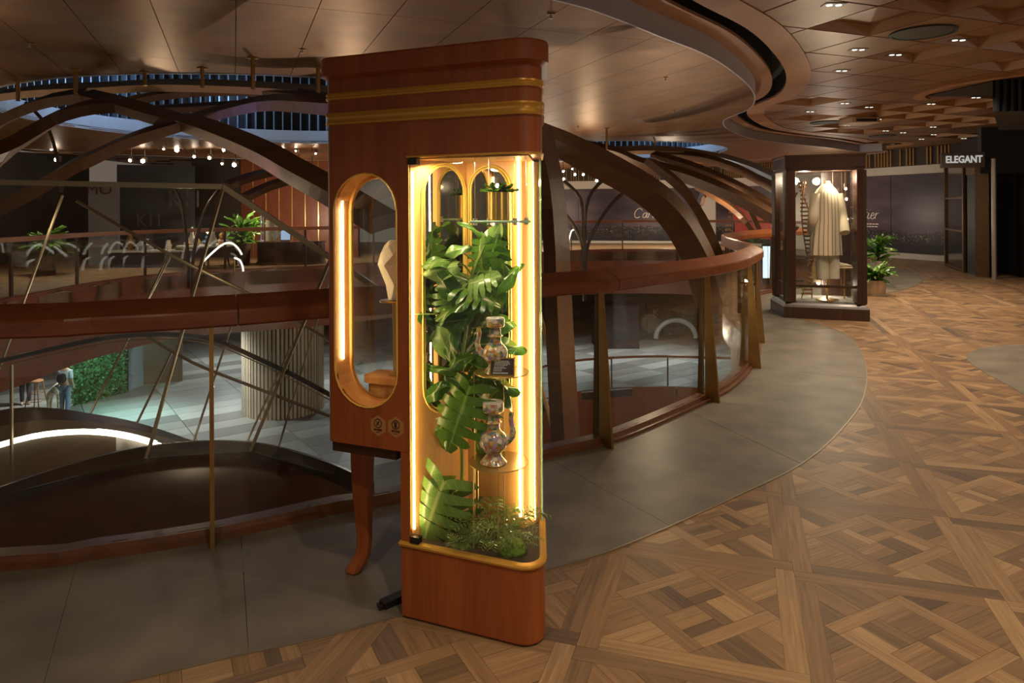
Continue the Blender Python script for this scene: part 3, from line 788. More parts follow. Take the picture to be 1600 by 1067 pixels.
# dark plug on the stone beside the base
pc = flr(612, 945, .004)
m = MB(); m.bar(pc+Vector((-.035, -.02, .012)), pc+Vector((.06, .055, .02)), .045, .024); m.bar(pc+Vector((-.05, -.03, .010)), pc+Vector((-.03, -.018, .012)), .03, .014)
tag(m.build('power_plug', blackm), 'small black plug lying on grey stone at the base of lit showcase', 'plug')

# ------------------------------------------------------------------ things in the oval niche
pv = w2(t_of(619, .19, 450), .19)
st = thing('pedestal_stand', 'thin gold pedestal under the faceted vase in the oval window', 'stand', (pv.x, pv.y, .895))
MB().lathe([(.0, 0), (.030, 0), (.030, .004), (0, .0045)], 20, (pv.x, pv.y, .896)).build('foot', gold, st, True)
zd = E-ray(608, 469)[1]*pv.y
for a in range(3):
    aa = a*2.1+.4; MB().tube([(pv.x+.016*math.cos(aa), pv.y+.016*math.sin(aa), .899), (pv.x+.020*math.cos(aa), pv.y+.020*math.sin(aa), zd-.004)], .0028, 6).build('leg', gold, st, True)
MB().lathe([(0, -.004), (.068, -.003), (.072, .001), (.068, .004), (0, .004)], 28, (pv.x, pv.y, zd-.003)).build('dish', gold, st, True)
vm = plain('white_porcelain', (.82, .76, .62), .35)
rings = []
for k, (r, z, rot) in enumerate([(.034, .002, 0), (.046, .06, .5), (.078, .135, 0), (.070, .175, .5), (.050, .205, 0), (.030, .226, .5)]):
    rings.append([(pv.x+r*math.cos(2*PI*(i+rot)/6), pv.y+r*math.sin(2*PI*(i+rot)/6), zd+.001+z*1.12) for i in range(6)])
v, f = [p for r in rings for p in r], [[0, 5, 4, 3, 2, 1], [30+i for i in range(6)]]
for k in range(5):
    for i in range(6):
        j = (i+1) % 6; a, b, c, d = k*6+i, k*6+j, (k+1)*6+i, (k+1)*6+j
        if k % 2 == 0: f += [(a, b, c), (b, d, c)]
        else: f += [(a, b, d), (a, d, c)]
tag(MB().add(v, f).build('faceted_vase', vm), 'white faceted vase on gold dish inside the oval window', 'vase')

# ------------------------------------------------------------------ things in the corner bay
DS = 2.72
def disc_at(px, py, rpx, name='shelf_disc'):
    p = at(px, py, DS); return p, rpx*DS/F
du, ru = disc_at(784, 581, 43); dl, rl = disc_at(779, 721, 47)
ts = thing('tiered_stand', 'two tier brass stand with round discs in the planted bay', 'stand', (dl.x, dl.y, ZB+.006))
for p, r in ((du, ru), (dl, rl)):
    MB().lathe([(0, -.002), (r-.001, -.002), (r, 0), (r-.001, .002), (0, .002)], 48, (p.x, p.y, p.z)).build('shelf_disc', brushed, ts, True, .5)
for px, D, top in ((739, 2.70, dl.z-.002), (746, 2.78, dl.z-.002), (777, 2.66, dl.z-.002), (787, 2.76, du.z-.002), (741, 2.735, du.z-.002)):
    u = ray(px, 650)[0]; MB().tube([(u*D, D, ZB+.006), (u*D, D, top)], .0026, 6).build('rod', brushed, ts, True)
def porcelain():
    m, nt, b = nodes('floral_porcelain')
    tc_ = N(nt, 'ShaderNodeTexCoord'); vo = N(nt, 'ShaderNodeTexVoronoi'); vo.inputs['Scale'].default_value = 62; L(nt, tc_.outputs['Object'], vo.inputs['Vector'])
    sp = N(nt, 'ShaderNodeSeparateColor'); L(nt, vo.outputs['Color'], sp.inputs[0])
    r = ramp(nt, [(0, (.62, .55, .42)), (.22, (.50, .16, .08)), (.36, (.08, .22, .10)), (.5, (.70, .62, .50)), (.62, (.42, .30, .48)), (.76, (.12, .22, .34)), (.86, (.62, .40, .10)), (.95, (.72, .66, .58))])
    r.color_ramp.interpolation = 'CONSTANT'; L(nt, sp.outputs[0], r.inputs['Fac'])
    v2 = N(nt, 'ShaderNodeTexVoronoi', feature='DISTANCE_TO_EDGE'); v2.inputs['Scale'].default_value = 62; L(nt, tc_.outputs['Object'], v2.inputs['Vector'])
    mr = N(nt, 'ShaderNodeMapRange'); mr.inputs['From Min'].default_value = .03; mr.inputs['From Max'].default_value = .09; L(nt, v2.outputs['Distance'], mr.inputs['Value'])
    mx = N(nt, 'ShaderNodeMix', data_type='RGBA'); mx.inputs[6].default_value = (.45, .26, .07, 1); L(nt, mr.outputs[0], mx.inputs[0]); L(nt, r.outputs['Color'], mx.inputs[7])
    L(nt, mx.outputs[2], b.inputs['Base Color']); b.inputs['Roughness'].default_value = .12; return m
flor = porcelain(); lidw = plain('white_glaze', (.78, .76, .70), .15)
def ewer(px, py, hpx, side, label):
    D = DS-.02; p = at(px, py, D); s = hpx*D/F/.25; p.z = (du if py < 650 else dl).z+.002
    o = thing('ewer', label, 'ewer', tuple(p), 'floral ewers on the brass discs')
    c = tuple(p); q = lambda L_: [(r*s, z*s) for r, z in L_]
    MB().lathe(q([(0, .0), (.052, .0), (.054, .006), (.047, .014), (.034, .030), (.030, .042), (.040, .050), (.053, .066), (.058, .085), (.056, .103), (.047, .120), (.034, .132), (.027, .140), (.027, .160), (.033, .168), (.027, .176), (.025, .200), (.026, .206), (0, .206)]), 32, c).build('body', flor, o, True)
    MB().lathe(q([(.020, .204), (.036, .208), (.043, .216), (.044, .242), (.042, .247), (.020, .247)]), 32, c).build('collar', flor, o, True, .6)
    MB().lathe(q([(.0, .2475), (.041, .2475), (.040, .2505), (0, .2515)]), 32, c).build('lid', lidw, o, True)
    sp_ = [(.045, .085, .020), (.062, .092, .017), (.078, .108, .014), (.084, .130, .012), (.078, .155, .0105), (.074, .180, .010), (.078, .205, .010)]
    pts = [(c[0]+side*x*s*.97, c[1]-.02*x, c[2]+z*s) for x, z, r in sp_]
    MB().tube(pts, [r*s for x, z, r in sp_], 12).build('spout', flor, o, True)
    for z, r in ((.004, .054), (.046, .032), (.138, .0285), (.168, .034), (.212, .041)):
        rr = r*s; MB().tube([(c[0]+rr*math.cos(a*PI/12), c[1]+rr*math.sin(a*PI/12), c[2]+z*s) for a in range(25)], .0013, 4).build('gold_ring', gold, o, True)
ewer(774, 577, 86, -1, 'floral enamel ewer on the upper brass disc, spout turned left')
ewer(771, 727, 96, 1, 'floral enamel ewer on the lower brass disc, spout turned right')
cc = at(784.5, 588, DS-.075); cc.z = du.z+.002
cd = thing('sign_card', 'small dark text card in gilt frame leaning before the upper ewer', 'card', tuple(cc))
cM = Matrix.Translation(cc) @ Matrix.Rotation(math.radians(-6), 4, 'Z') @ Matrix.Rotation(math.radians(-16), 4, 'X')
cardm = plain('card_face', (.045, .03, .03), .35); inkw = plain('card_print', (.75, .72, .68), .5)
W_, H_ = .088, .066
MB().box(-W_/2, W_/2, -.002, .002, .003, H_, cM).build('face', cardm, cd)
m = MB()
for x0, x1, z0, z1 in ((-W_/2-.003, W_/2+.003, 0, .004), (-W_/2-.003, W_/2+.003, H_-.003, H_+.002), (-W_/2-.003, -W_/2+.001, 0, H_), (W_/2-.001, W_/2+.003, 0, H_)): m.box(x0, x1, -.005, .003, z0, z1, cM)
m.build('frame', gold, cd)
m = MB(); rr = random.Random(3)
for k, (zz, ln) in enumerate(((.055, .050), (.050, .052), (.045, .052), (.040, .046), (.034, .030), (.029, .040), (.024, .026), (.019, .024), (.011, .044))):
    x = -.027-.001*k
    while x < -.027+ln:
        wd = rr.uniform(.003, .008); hh = .0022 if k == 8 else .0013; m.box(x, x+wd, -.0026, -.0021, zz-hh, zz+hh*.6, cM); x += wd+.0015
m.build('lettering', inkw, cd)
# hanging glass shelf with gold pot
hs = at(782, 346, 2.69)
gs = thing('hanging_shelf', 'small glass shelf hung on thin wires in the planted bay', 'shelf', tuple(hs))
hw = .118
m = MB().prism(rounded([Vector((hs.x-hw, hs.y-.06)), Vector((hs.x+hw*.95, hs.y-.075)), Vector((hs.x+hw*.95, hs.y+.05)), Vector((hs.x-hw*.8, hs.y+.06))], [.015]*4, 4), hs.z-.004, hs.z+.004); m.build('shelf_glass', greenglass, gs)
eo = rounded([Vector((hs.x-hw, hs.y-.06)), Vector((hs.x+hw*.95, hs.y-.075)), Vector((hs.x+hw*.95, hs.y+.05)), Vector((hs.x-hw*.8, hs.y+.06))], [.015]*4, 4); eo.append(eo[0])
MB().tube([(p_.x, p_.y, hs.z) for p_ in eo], .0042, 6).build('shelf_edge', plain('shelf_edge_green', (.50, .78, .60), .12, spec=.8), gs, True)
for dx, dy in ((-.095, -.045), (-.045, .035), (.055, -.055), (.1, .03)):
    MB().tube([(hs.x+dx, hs.y+dy, hs.z-.01), (hs.x+dx, hs.y+dy, ZT-.012)], .0009, 4).build('wire', steel, gs)
    MB().lathe([(0, -.013), (.008, -.013), (.008, .013), (0, .013)], 10, (hs.x+dx, hs.y+dy, hs.z)).build('clamp', steel, gs, True)
pp = Vector((at(780.5, 340, 2.68).x, 2.68, hs.z+.0045))
pot = thing('gold_pot', 'shiny gold cylinder pot holding a succulent on the glass shelf', 'pot', tuple(pp))
MB().lathe([(0, 0), (.038, 0), (.0395, .002), (.0395, .108), (.0365, .108), (.0365, .09), (0, .09)], 32, tuple(pp)).build('body', gold, pot, True, .6)

al_, at_2 = w2(.18, .045), w2(.24, .22); area(al_.x, al_.y, ZT-.03, 3.8, .20, .04, (1, .80, .48), (at_2.x, at_2.y, .75))  # added fill lamp under the bay top, lights the leaves from the front
# ------------------------------------------------------------------ plants of the bay
def leafmat(name, c1, c2, vein):
    m, nt, b = nodes(name)
    uv = N(nt, 'ShaderNodeUVMap', uv_map='leaf'); sx = N(nt, 'ShaderNodeSeparateXYZ'); L(nt, uv.outputs[0], sx.inputs[0])
    oi = N(nt, 'ShaderNodeObjectInfo')
    ab = N(nt, 'ShaderNodeMath', operation='ABSOLUTE'); L(nt, sx.outputs[0], ab.inputs[0])
    mid = N(nt, 'ShaderNodeMapRange'); mid.inputs['From Min'].default_value = .02; mid.inputs['From Max'].default_value = .07; L(nt, ab.outputs[0], mid.inputs['Value'])
    no = N(nt, 'ShaderNodeTexNoise'); no.inputs['Scale'].default_value = 4; L(nt, uv.outputs[0], no.inputs['Vector'])
    r = ramp(nt, [(.2, c1), (.8, c2)])
    ad = N(nt, 'ShaderNodeMath', operation='MULTIPLY_ADD'); ad.inputs[1].default_value = .5; L(nt, oi.outputs['Random'], ad.inputs[0])
    m2 = N(nt, 'ShaderNodeMath', operation='MULTIPLY'); m2.inputs[1].default_value = .55; L(nt, no.outputs['Fac'], m2.inputs[0]); L(nt, m2.outputs[0], ad.inputs[2]); L(nt, ad.outputs[0], r.inputs['Fac'])
    # side veins
    ma = N(nt, 'ShaderNodeMath', operation='MULTIPLY_ADD'); ma.inputs[1].default_value = -.5; L(nt, ab.outputs[0], ma.inputs[0]); L(nt, sx.outputs[1], ma.inputs[2])
    mm = N(nt, 'ShaderNodeMath', operation='MULTIPLY'); mm.inputs[1].default_value = 9; L(nt, ma.outputs[0], mm.inputs[0])
    fr = N(nt, 'ShaderNodeMath', operation='FRACT'); L(nt, mm.outputs[0], fr.inputs[0])
    vn = N(nt, 'ShaderNodeMapRange'); vn.inputs['From Max'].default_value = .12; vn.inputs['To Min'].default_value = .55; L(nt, fr.outputs[0], vn.inputs['Value'])
    mn = N(nt, 'ShaderNodeMath', operation='MINIMUM'); L(nt, mid.outputs[0], mn.inputs[0]); L(nt, vn.outputs[0], mn.inputs[1])
    mx = N(nt, 'ShaderNodeMix', data_type='RGBA'); mx.inputs[6].default_value = c4(vein); L(nt, mn.outputs[0], mx.inputs[0]); L(nt, r.outputs['Color'], mx.inputs[7])
    L(nt, mx.outputs[2], b.inputs['Base Color']); b.inputs['Roughness'].default_value = .24
    tr = N(nt, 'ShaderNodeBsdfTranslucent'); L(nt, mx.outputs[2], tr.inputs[0]); ms = N(nt, 'ShaderNodeMixShader'); ms.inputs[0].default_value = .22
    L(nt, b.outputs[0], ms.inputs[1]); L(nt, tr.outputs[0], ms.inputs[2]); L(nt, ms.outputs[0], nt.nodes['Material Output'].inputs[0]); return m
lf_green = leafmat('leaf_green', (.025, .095, .010), (.095, .23, .022), (.22, .36, .07))
lf_dark = leafmat('leaf_dark', (.016, .065, .010), (.05, .15, .02), (.10, .20, .04))
lf_pale = leafmat('leaf_pale', (.12, .27, .045), (.26, .40, .11), (.42, .52, .2))
stemm = plain('stem_green', (.16, .24, .04), .4)
def leaf_mesh(kind, rows=14, droop=.25, fold=.25, curl=.1, seed=0):
    rd = random.Random(seed); v = []; uv = []; f = []
    cols = [-1, -.72, -.42, -.15, 0, .15, .42, .72, 1]; nc = len(cols)
    for i in range(rows+1):
        s = i/rows
        if kind == 'monstera': wd = .50*(math.sin(PI*min(1, s*.90+.10)**.80))**.62 if s < 1 else 0
        elif kind == 'plain': wd = .30*(math.sin(PI*min(1, (s*.95+.05))**.85))**.8 if s < 1 else 0
        else: wd = .13*(math.sin(PI*min(1, s*.96+.04)))**.8 if s < 1 else 0
        for c in cols:
            x = c*wd; y = s-(.20 if kind == 'monstera' else .10)*abs(c)**1.6*(1-s)**2.5
            wave = curl*.25*math.sin(s*9+seed+c*2)*abs(c)
            z = -fold*abs(x)*.8+.0-droop*s*s+wave
            v.append((x, y, z)); uv.append((c, s))
    for i in range(rows):
        for k in range(nc-1):
            if kind == 'monstera':
                outer = k in (0, nc-2); mido = k in (1, nc-3); inn = k in (2, nc-4)
                ph = i % 3 == 2 and 1 < i < rows-2
                if ph and (outer or mido) : continue
                if i % 6 == 5 and inn and rd.random() < .5: continue
            f.append((i*nc+k, i*nc+k+1, (i+1)*nc+k+1, (i+1)*nc+k))
    me = bpy.data.meshes.new('leaf'); me.from_pydata(v, [], f); me.update()
    me.polygons.foreach_set('use_smooth', [True]*len(me.polygons))
    ul = me.uv_layers.new(name='leaf'); vi = [0]*len(me.loops); me.loops.foreach_get('vertex_index', vi)
    ul.data.foreach_set('uv', [t for k in vi for t in uv[k]]); return me
def monstera_mesh(droop, fold, seed, nf=7):
    rd = random.Random(seed); v = []; uv = []; f = []
    C = [0, .16, .38, .62, .84, 1.0]
    def hw(s): return .56*max(0, math.sin(PI*min(1, s*.84+.16)**.86))**.75
    for sg in (-1, 1):
        for k in range(nf):
            s0, s1 = k/nf, (k+1)/nf; sm = (s0+s1)/2; wd = hw(sm)*rd.uniform(.9, 1.05); deep = .38 if rd.random() < .75 else .62; o = len(v)
            for c in C:
                g = 0 if c <= deep else min(1, (c-deep)/.25)*(.24 if c < 1 else .36)
                if k in (nf-1,): g *= .6
                sh = (-.62+1.0*sm)*c**1.2*wd*1.3 if k else -.62*c**.55*wd*1.2
                for j, s in enumerate((s0, sm, s1)):
                    ss = s+(sm-s)*g*(1.0 if c < 1 else 2.0)
                    x = sg*c*wd*(1 if (c < 1 or j == 1) else .93); y = ss+sh*.55
                    if k == nf-1: x *= (1-.5*(j/2)); y = ss+sh*.3
                    z = -fold*abs(x)*abs(x)*1.6+.05*abs(x)-droop*max(0, y)**2+.012*math.sin(seed+k*2+c*3)-.05*c*c*rd.uniform(0, 1)
                    v.append((x, y, z)); uv.append((sg*c, sm+(s-sm)*.9))
            for i in range(len(C)-1):
                for j in range(2):
                    q = (o+i*3+j, o+i*3+j+1, o+(i+1)*3+j+1, o+(i+1)*3+j); f.append(q if sg < 0 else q[::-1])
    me = bpy.data.meshes.new('leaf'); me.from_pydata(v, [], f); me.update(); me.polygons.foreach_set('use_smooth', [True]*len(me.polygons))
    ul = me.uv_layers.new(name='leaf'); vi = [0]*len(me.loops); me.loops.foreach_get('vertex_index', vi); ul.data.foreach_set('uv', [t for k in vi for t in uv[k]]); return me
LEAF = {}
for kd in ('monstera', 'plain', 'slim'):
    for mt, mn in ((lf_green, 'g'), (lf_dark, 'd'), (lf_pale, 'p')):
        for sd in range(3):
            me = monstera_mesh((.12, .3, .45)[sd], (.5, .35, .8)[sd], sd*5+1) if kd == 'monstera' else leaf_mesh(kd, droop=(.2, .45, .75)[sd], fold=(.35, .2, .6)[sd], curl=.35, seed=sd*5+1); me.materials.append(mt); LEAF[kd, mn, sd] = me
def put_leaf(parent, kind, tone, base, tip_dir, normal, size, sd=None, name='leaf'):
    y = Vector(tip_dir).normalized(); z = Vector(normal); z = (z-y*z.dot(y)).normalized(); x = y.cross(z)
    sd = random.randrange(3) if sd is None else sd
    o = link(name, LEAF[kind, tone, sd], parent)
    o.matrix_basis = Matrix(((x.x, y.x, z.x, base[0]), (x.y, y.y, z.y, base[1]), (x.z, y.z, z.z, base[2]), (0, 0, 0, 1))) @ Matrix.Diagonal((size, size, size, 1))
    return o
RI, UP, TOW = Vector((1, 0, 0)), Vector((0, 0, 1)), Vector((0, -1, 0))
root = at(716, 800, 2.80); root.z = ZB+.006
mon = thing('monstera', 'tall green split-leaf plant climbing behind the front glass of the lit bay', 'plant', tuple(root))
# centre px, py, depth, length px, angle of tip on the picture (deg, 90 = up), kind, tone, facing tilt
SPEC = [(735, 604, 2.665, 104, 248, 'monstera', 'g', .25), (686, 420, 2.70, 58, 190, 'plain', 'p', .5), (684, 404, 2.72, 50, 165, 'plain', 'g', .8),
        (716, 388, 2.72, 40, 20, 'plain', 'p', .6), (700, 452, 2.69, 62, 300, 'plain', 'd', .3), (752, 436, 2.71, 62, 20, 'monstera', 'p', .8),
        (750, 456, 2.70, 70, 350, 'monstera', 'g', .9), (728, 470, 2.69, 55, 330, 'plain', 'g', .5), (735, 478, 2.70, 60, 195, 'plain', 'g', .7),
        (748, 400, 2.82, 66, 105, 'monstera', 'g', .4), (768, 396, 2.83, 64, 75, 'monstera', 'g', .3), (785, 405, 2.80, 64, 95, 'plain', 'g', .3),
        (768, 372, 2.84, 54, 60, 'plain', 'p', .5), (752, 360, 2.84, 48, 120, 'slim', 'g', .4), (790, 430, 2.78, 56, 60, 'plain', 'g', .6),
        (655, 505, 2.705, 56, 330, 'plain', 'd', .1), (700, 480, 2.68, 50, 190, 'plain', 'g', .9), (716, 500, 2.69, 46, 10, 'plain', 'g', .4),
        (724, 598, 2.70, 60, 140, 'plain', 'g', .9), (690, 575, 2.71, 52, 160, 'slim', 'g', .5), (676, 612, 2.70, 46, 200, 'plain', 'd', .2),
        (720, 560, 2.70, 44, 35, 'plain', 'g', .5), (700, 548, 2.71, 46, 250, 'plain', 'd', .4), (800, 612, 2.74, 56, 320, 'plain', 'd', .7),
        (790, 600, 2.78, 54, 340, 'plain', 'g', .9), (722, 650, 2.70, 62, 260, 'plain', 'p', .6), (700, 640, 2.72, 48, 230, 'plain', 'g', .4),
        (738, 690, 2.72, 60, 255, 'plain', 'g', .4), (780, 500, 2.80, 56, 20, 'plain', 'g', .5), (800, 540, 2.80, 50, 350, 'plain', 'g', .6),
        (745, 520, 2.80, 56, 200, 'plain', 'd', .6), (770, 470, 2.78, 50, 240, 'plain', 'g', .4), (690, 530, 2.78, 56, 110, 'plain', 'p', .5),
        (728, 430, 2.80, 56, 140, 'plain', 'd', .4), (760, 640, 2.76, 50, 300, 'plain', 'd', .5), (690, 690, 2.79, 46, 270, 'plain', 'g', .4),
        (750, 575, 2.74, 52, 150, 'monstera', 'g', .5), (706, 470, 2.76, 60, 100, 'monstera', 'g', .5), (742, 445, 2.75, 56, 165, 'plain', 'g', .7),
        (775, 445, 2.77, 50, 300, 'plain', 'p', .6), (720, 520, 2.76, 54, 60, 'plain', 'd', .5)]
spine = catmull([root, at(722, 720, 2.80), at(712, 620, 2.78), at(728, 520, 2.78), at(738, 430, 2.80), at(750, 400, 2.82)], .03)
MB().tube(spine, .007, 6).build('stem', stemm, mon, True)
for px, py, D, ln, an, kd, tn, fc in SPEC:
    D = D+.045*max(0, min(1, (2.84-D)/.12))
    b = at(px, py, D); a = math.radians(an); t = RI*math.cos(a)+UP*math.sin(a)+TOW*random.uniform(.0, .25)
    n = TOW*(1.1-fc*.7)+UP*fc+RI*random.uniform(-.7, .7)
    if (px, py) != (735, 604): b = b-t.normalized()*(ln*D/F*.5)
    sz = ln*D/F*(1.0 if kd != 'slim' else 1.1)
    put_leaf(mon, kd, tn, b, t, n, sz)
    k = min(range(len(spine)), key=lambda i: (spine[i]-b).length+max(0, spine[i].z-b.z)*2+(0 if spine[i].z < b.z-.03 else .1))
    s = spine[k]; m = (s+b)/2+UP*.02
    MB().tube([s, m, b], [.0032, .0026, .002], 5).build('petiole', stemm, mon, True)
# leaning pale monstera low on the left
r2_ = at(700, 842, 2.76); r2_.z = ZB+.006
m2 = thing('monstera', 'low monstera with large pale drooping leaf, bottom left of the planted bay', 'plant', tuple(r2_))
for px, py, D, ln, an, kd, tn, fc, sd in ((694, 752, 2.745, 116, 246, 'monstera', 'p', .3, 1), (704, 775, 2.78, 90, 272, 'monstera', 'd', .2, 1), (710, 752, 2.79, 66, 200, 'plain', 'g', .5, 0), (694, 800, 2.76, 62, 300, 'plain', 'd', .3, 1)):
    b = at(px, py, D); a = math.radians(an); t = RI*math.cos(a)+UP*math.sin(a)+TOW*.12
    put_leaf(m2, kd, tn, b, t, TOW*(1.1-fc*.7)+UP*fc+RI*-.25, ln*D/F, sd)
    MB().tube([r2_, (r2_+b)/2+Vector((.01, .02, .02)), b], [.004, .003, .0025], 5).build('petiole', stemm, m2, True)
# small ferns / parlour palms on the bay floor
fernm = leafmat('fern_leaf', (.04, .13, .012), (.16, .28, .035), (.16, .26, .06))
def fern(px, py, D, n, ln, label, up=.9, mat=fernm, sd=0, grp='ferns on the bay floor'):
    rd = random.Random(sd+int(px)); c = at(px, py, D); c.z = ZB+.006
    o = thing('fern', label, 'plant', tuple(c), grp)
    for k in range(n):
        a = 2*PI*k/n+rd.uniform(-.3, .3); l = ln*rd.uniform(.75, 1.15); d = Vector((math.cos(a), math.sin(a), 0))*.75
        pts = [c+d*l*s+UP*l*(up*s*1.3-.75*s*s) for s in [i/9 for i in range(10)]]
        q = MB(); q.tube(pts, .0012, 4); uvn = 0
        for i in range(1, 10):
            t = (pts[min(i+1, 9)]-pts[i-1]).normalized(); sd_ = t.cross(UP).normalized()
            for sg in (-1, 1):
                w = l*.30*(1-abs(i/9-.45)); u = (sd_*sg+t*.55).normalized(); nn = u.cross(t).normalized()*.006
                p = pts[i]; q.add([p, p+u*w*.5+t*w*.09+nn, p+u*w-UP*w*.15, p+u*w*.5-t*w*.09+nn], [(0, 1, 2, 3)])
        q.build('frond', mat, o)
fern(772, 800, 2.67, 9, .155, 'bushy fern on the bay floor under the lower brass disc')
fern(742, 815, 2.72, 9, .135, 'fern beside the drooping pale leaf at the bottom of the bay')
fern(808, 820, 2.66, 9, .125, 'fern in the right corner of the bay by the light strip')
fern(722, 845, 2.67, 8, .10, 'low fern against the front glass of the bay')
fern(790, 780, 2.76, 9, .20, 'tallest fern at the back of the planted bay')
fern(752, 780, 2.80, 9, .22, 'arching fern behind the brass rods of the bay')
mossm = plain('moss', (.14, .24, .02), .9, var=.5, vscale=60, bump=1)
def blob(c, r, sq, sd, mat, name):
    rd = random.Random(sd); bm = bmesh.new(); bmesh.ops.create_icosphere(bm, subdivisions=3, radius=1)
    for v in bm.verts:
        k = 1+rd.uniform(-.10, .10); v.co = Vector((v.co.x*r*k, v.co.y*r*k, max(0, v.co.z)*r*sq*k))+c
    me = bpy.data.meshes.new(name); bm.to_mesh(me); bm.free(); me.materials.append(mat); me.polygons.foreach_set('use_smooth', [True]*len(me.polygons)); return link(name, me)
c = at(800, 850, 2.665); c.z = ZB+.006
tag(blob(c, .055, .95, 2, mossm, 'moss_mound'), 'bright green moss mound in the right corner of the bay', 'moss')
# succulent in the gold pot
su = thing('succulent', 'green rosette succulent growing in the gold pot', 'plant', (pp.x, pp.y, pp.z+.108))
for ring, (n, ln, el, tn) in enumerate(((8, .060, .30, 'g'), (7, .050, .65, 'g'), (5, .036, 1.1, 'd'))):
    for k in range(n):
        a = 2*PI*k/n+ring*.5; d = Vector((math.cos(a)*math.cos(el), math.sin(a)*math.cos(el), math.sin(el)))
        put_leaf(su, 'plain', tn, (pp.x, pp.y, pp.z+.110), d, UP-d*.2, ln*1.25, 0)
# ------------------------------------------------------------------ edges of the void, opposite side, lower level
fas = bpy.data.objects.new('wall_atrium', None); COL.objects.link(fas); fas['kind'] = 'structure'
def wallstrip(pts, z0, z1, th, name, mat, parent, closed=False):
    a = pts; b = offset(pts, th, closed); q = MB(); n = len(a)
    q.loft([[(a[i].x, a[i].y, z0), (a[i].x, a[i].y, z1), (b[i].x, b[i].y, z1), (b[i].x, b[i].y, z0)] for i in range(n)])
    return q.build(name, mat, parent, True, .5)
wallstrip(FE, -1.55, .05, .12, 'fascia_panel', fascia, fas)
wallstrip(NE, -1.2, -.02, .12, 'fascia_panel', curbwood, fas)
lowsoff = plain('lower_soffit', (.10, .06, .035), .5)
t, _ = cells([V2(-30, 8), V2(16, 8), V2(16, 45), V2(-30, 45)], [offset([p for p in NE]+[p for p in FE[1:-1]], .12, True)], (0, 0), 0, None, 0)
MB().solid(t[(0, 0)], -1.56, -1.52).build('lower_soffit', lowsoff, fas)
opp = thing('opposite_balustrade', 'glass balustrade with dark wooden handrail across the atrium void', 'railing', (-5, 19, 0))
FO = offset(FE, .10); FA = arclen(FO)
def stripFO(prof, name, mat, sm=False):
    MB().loft([[(p.x+o*q.x, p.y+o*q.y, z) for o, z in prof] for p, q in zip(FO, [(b-a).normalized() for a, b in zip(FE, FO)])]).build(name, mat, opp, sm)
stripFO([(-.02, .06), (-.02, 1.05), (.0, 1.05), (0, .06)], 'glass_pane', railglass)
stripFO([(-.06, 1.04), (-.06, 1.13), (.06, 1.13), (.06, 1.04)], 'handrail', railwood)
stripFO([(-.05, .0), (-.05, .07), (.05, .07), (.05, 0)], 'curb', fascia)
s = .8; k = 0
while s < FA[-1]:
    while FA[k+1] < s: k += 1
    p = FO[k].lerp(FO[k+1], (s-FA[k])/(FA[k+1]-FA[k])); MB().box(p.x-.02, p.x+.02, p.y-.03, p.y+.03, .0, 1.05).build('post', bronze, opp); s += 2.0
# lower floor with large tiles
def tilemat():
    m, nt, b = nodes('lower_tile')
    oi = N(nt, 'ShaderNodeObjectInfo'); r = ramp(nt, [(0, (.14, .13, .12)), (.5, (.22, .21, .19)), (1, (.33, .32, .29))]); L(nt, oi.outputs['Random'], r.inputs['Fac'])
    L(nt, r.outputs['Color'], b.inputs['Base Color']); b.inputs['Roughness'].default_value = .35; return m
lt = tilemat()
lowf = bpy.data.objects.new('floor', None); COL.objects.link(lowf); lowf['kind'] = 'structure'
lo = [V2(-26, 9), V2(-1.5, 9), V2(-1.3, 17), V2(.5, 23), V2(2, 25), V2(5, 25.8), V2(8, 25.4), V2(16, 24), V2(16, 44), V2(-26, 44)]
t, _ = cells(lo, [], (-9, 20), .62, (2.4, .8), .02)
for key, tr_ in t.items(): MB().solid(tr_, -5.05, -5.0).build('floor_tile', lt, lowf)
t, _ = cells(lo, [], (0, 0), 0, None, 0); MB().solid(t[(0, 0)], -5.3, -5.06).build('screed', stonedark, lowf)
le = catmull([V2(-1.5, 9), V2(-1.3, 17), V2(.5, 23), V2(2, 25), V2(5, 25.8), V2(8, 25.4), V2(16, 24)], .4)
wallstrip(le, -8.5, -5.0, .1, 'fascia_panel', redwood, lowf)
lb = thing('lower_balustrade', 'glass balustrade with thin dark posts on the level below, seen through the near glass', 'railing', (4, 25.5, -5))
lo2 = offset(le, -.1)
MB().loft([[(p.x, p.y, -5), (p.x, p.y, -3.95), (p.x, p.y+.02, -3.95), (p.x, p.y+.02, -5)] for p in lo2]).build('glass_pane', railglass, lb)
MB().loft([[(p.x-.04, p.y-.04, -3.96), (p.x-.04, p.y-.04, -3.88), (p.x+.04, p.y+.04, -3.88), (p.x+.04, p.y+.04, -3.96)] for p in lo2]).build('handrail', fascia, lb)
for p in lo2[::5]: MB().box(p.x-.025, p.x+.025, p.y-.025, p.y+.025, -5, -3.95).build('post', bronze, lb)
bottom = bpy.data.objects.new('floor', None); COL.objects.link(bottom); bottom['kind'] = 'structure'
MB().box(-26, 16, 2, 40, -9.4, -9.2).build('ground_slab', plain('basement_floor', (.16, .075, .04), .4, var=.3, vscale=.6), bottom)
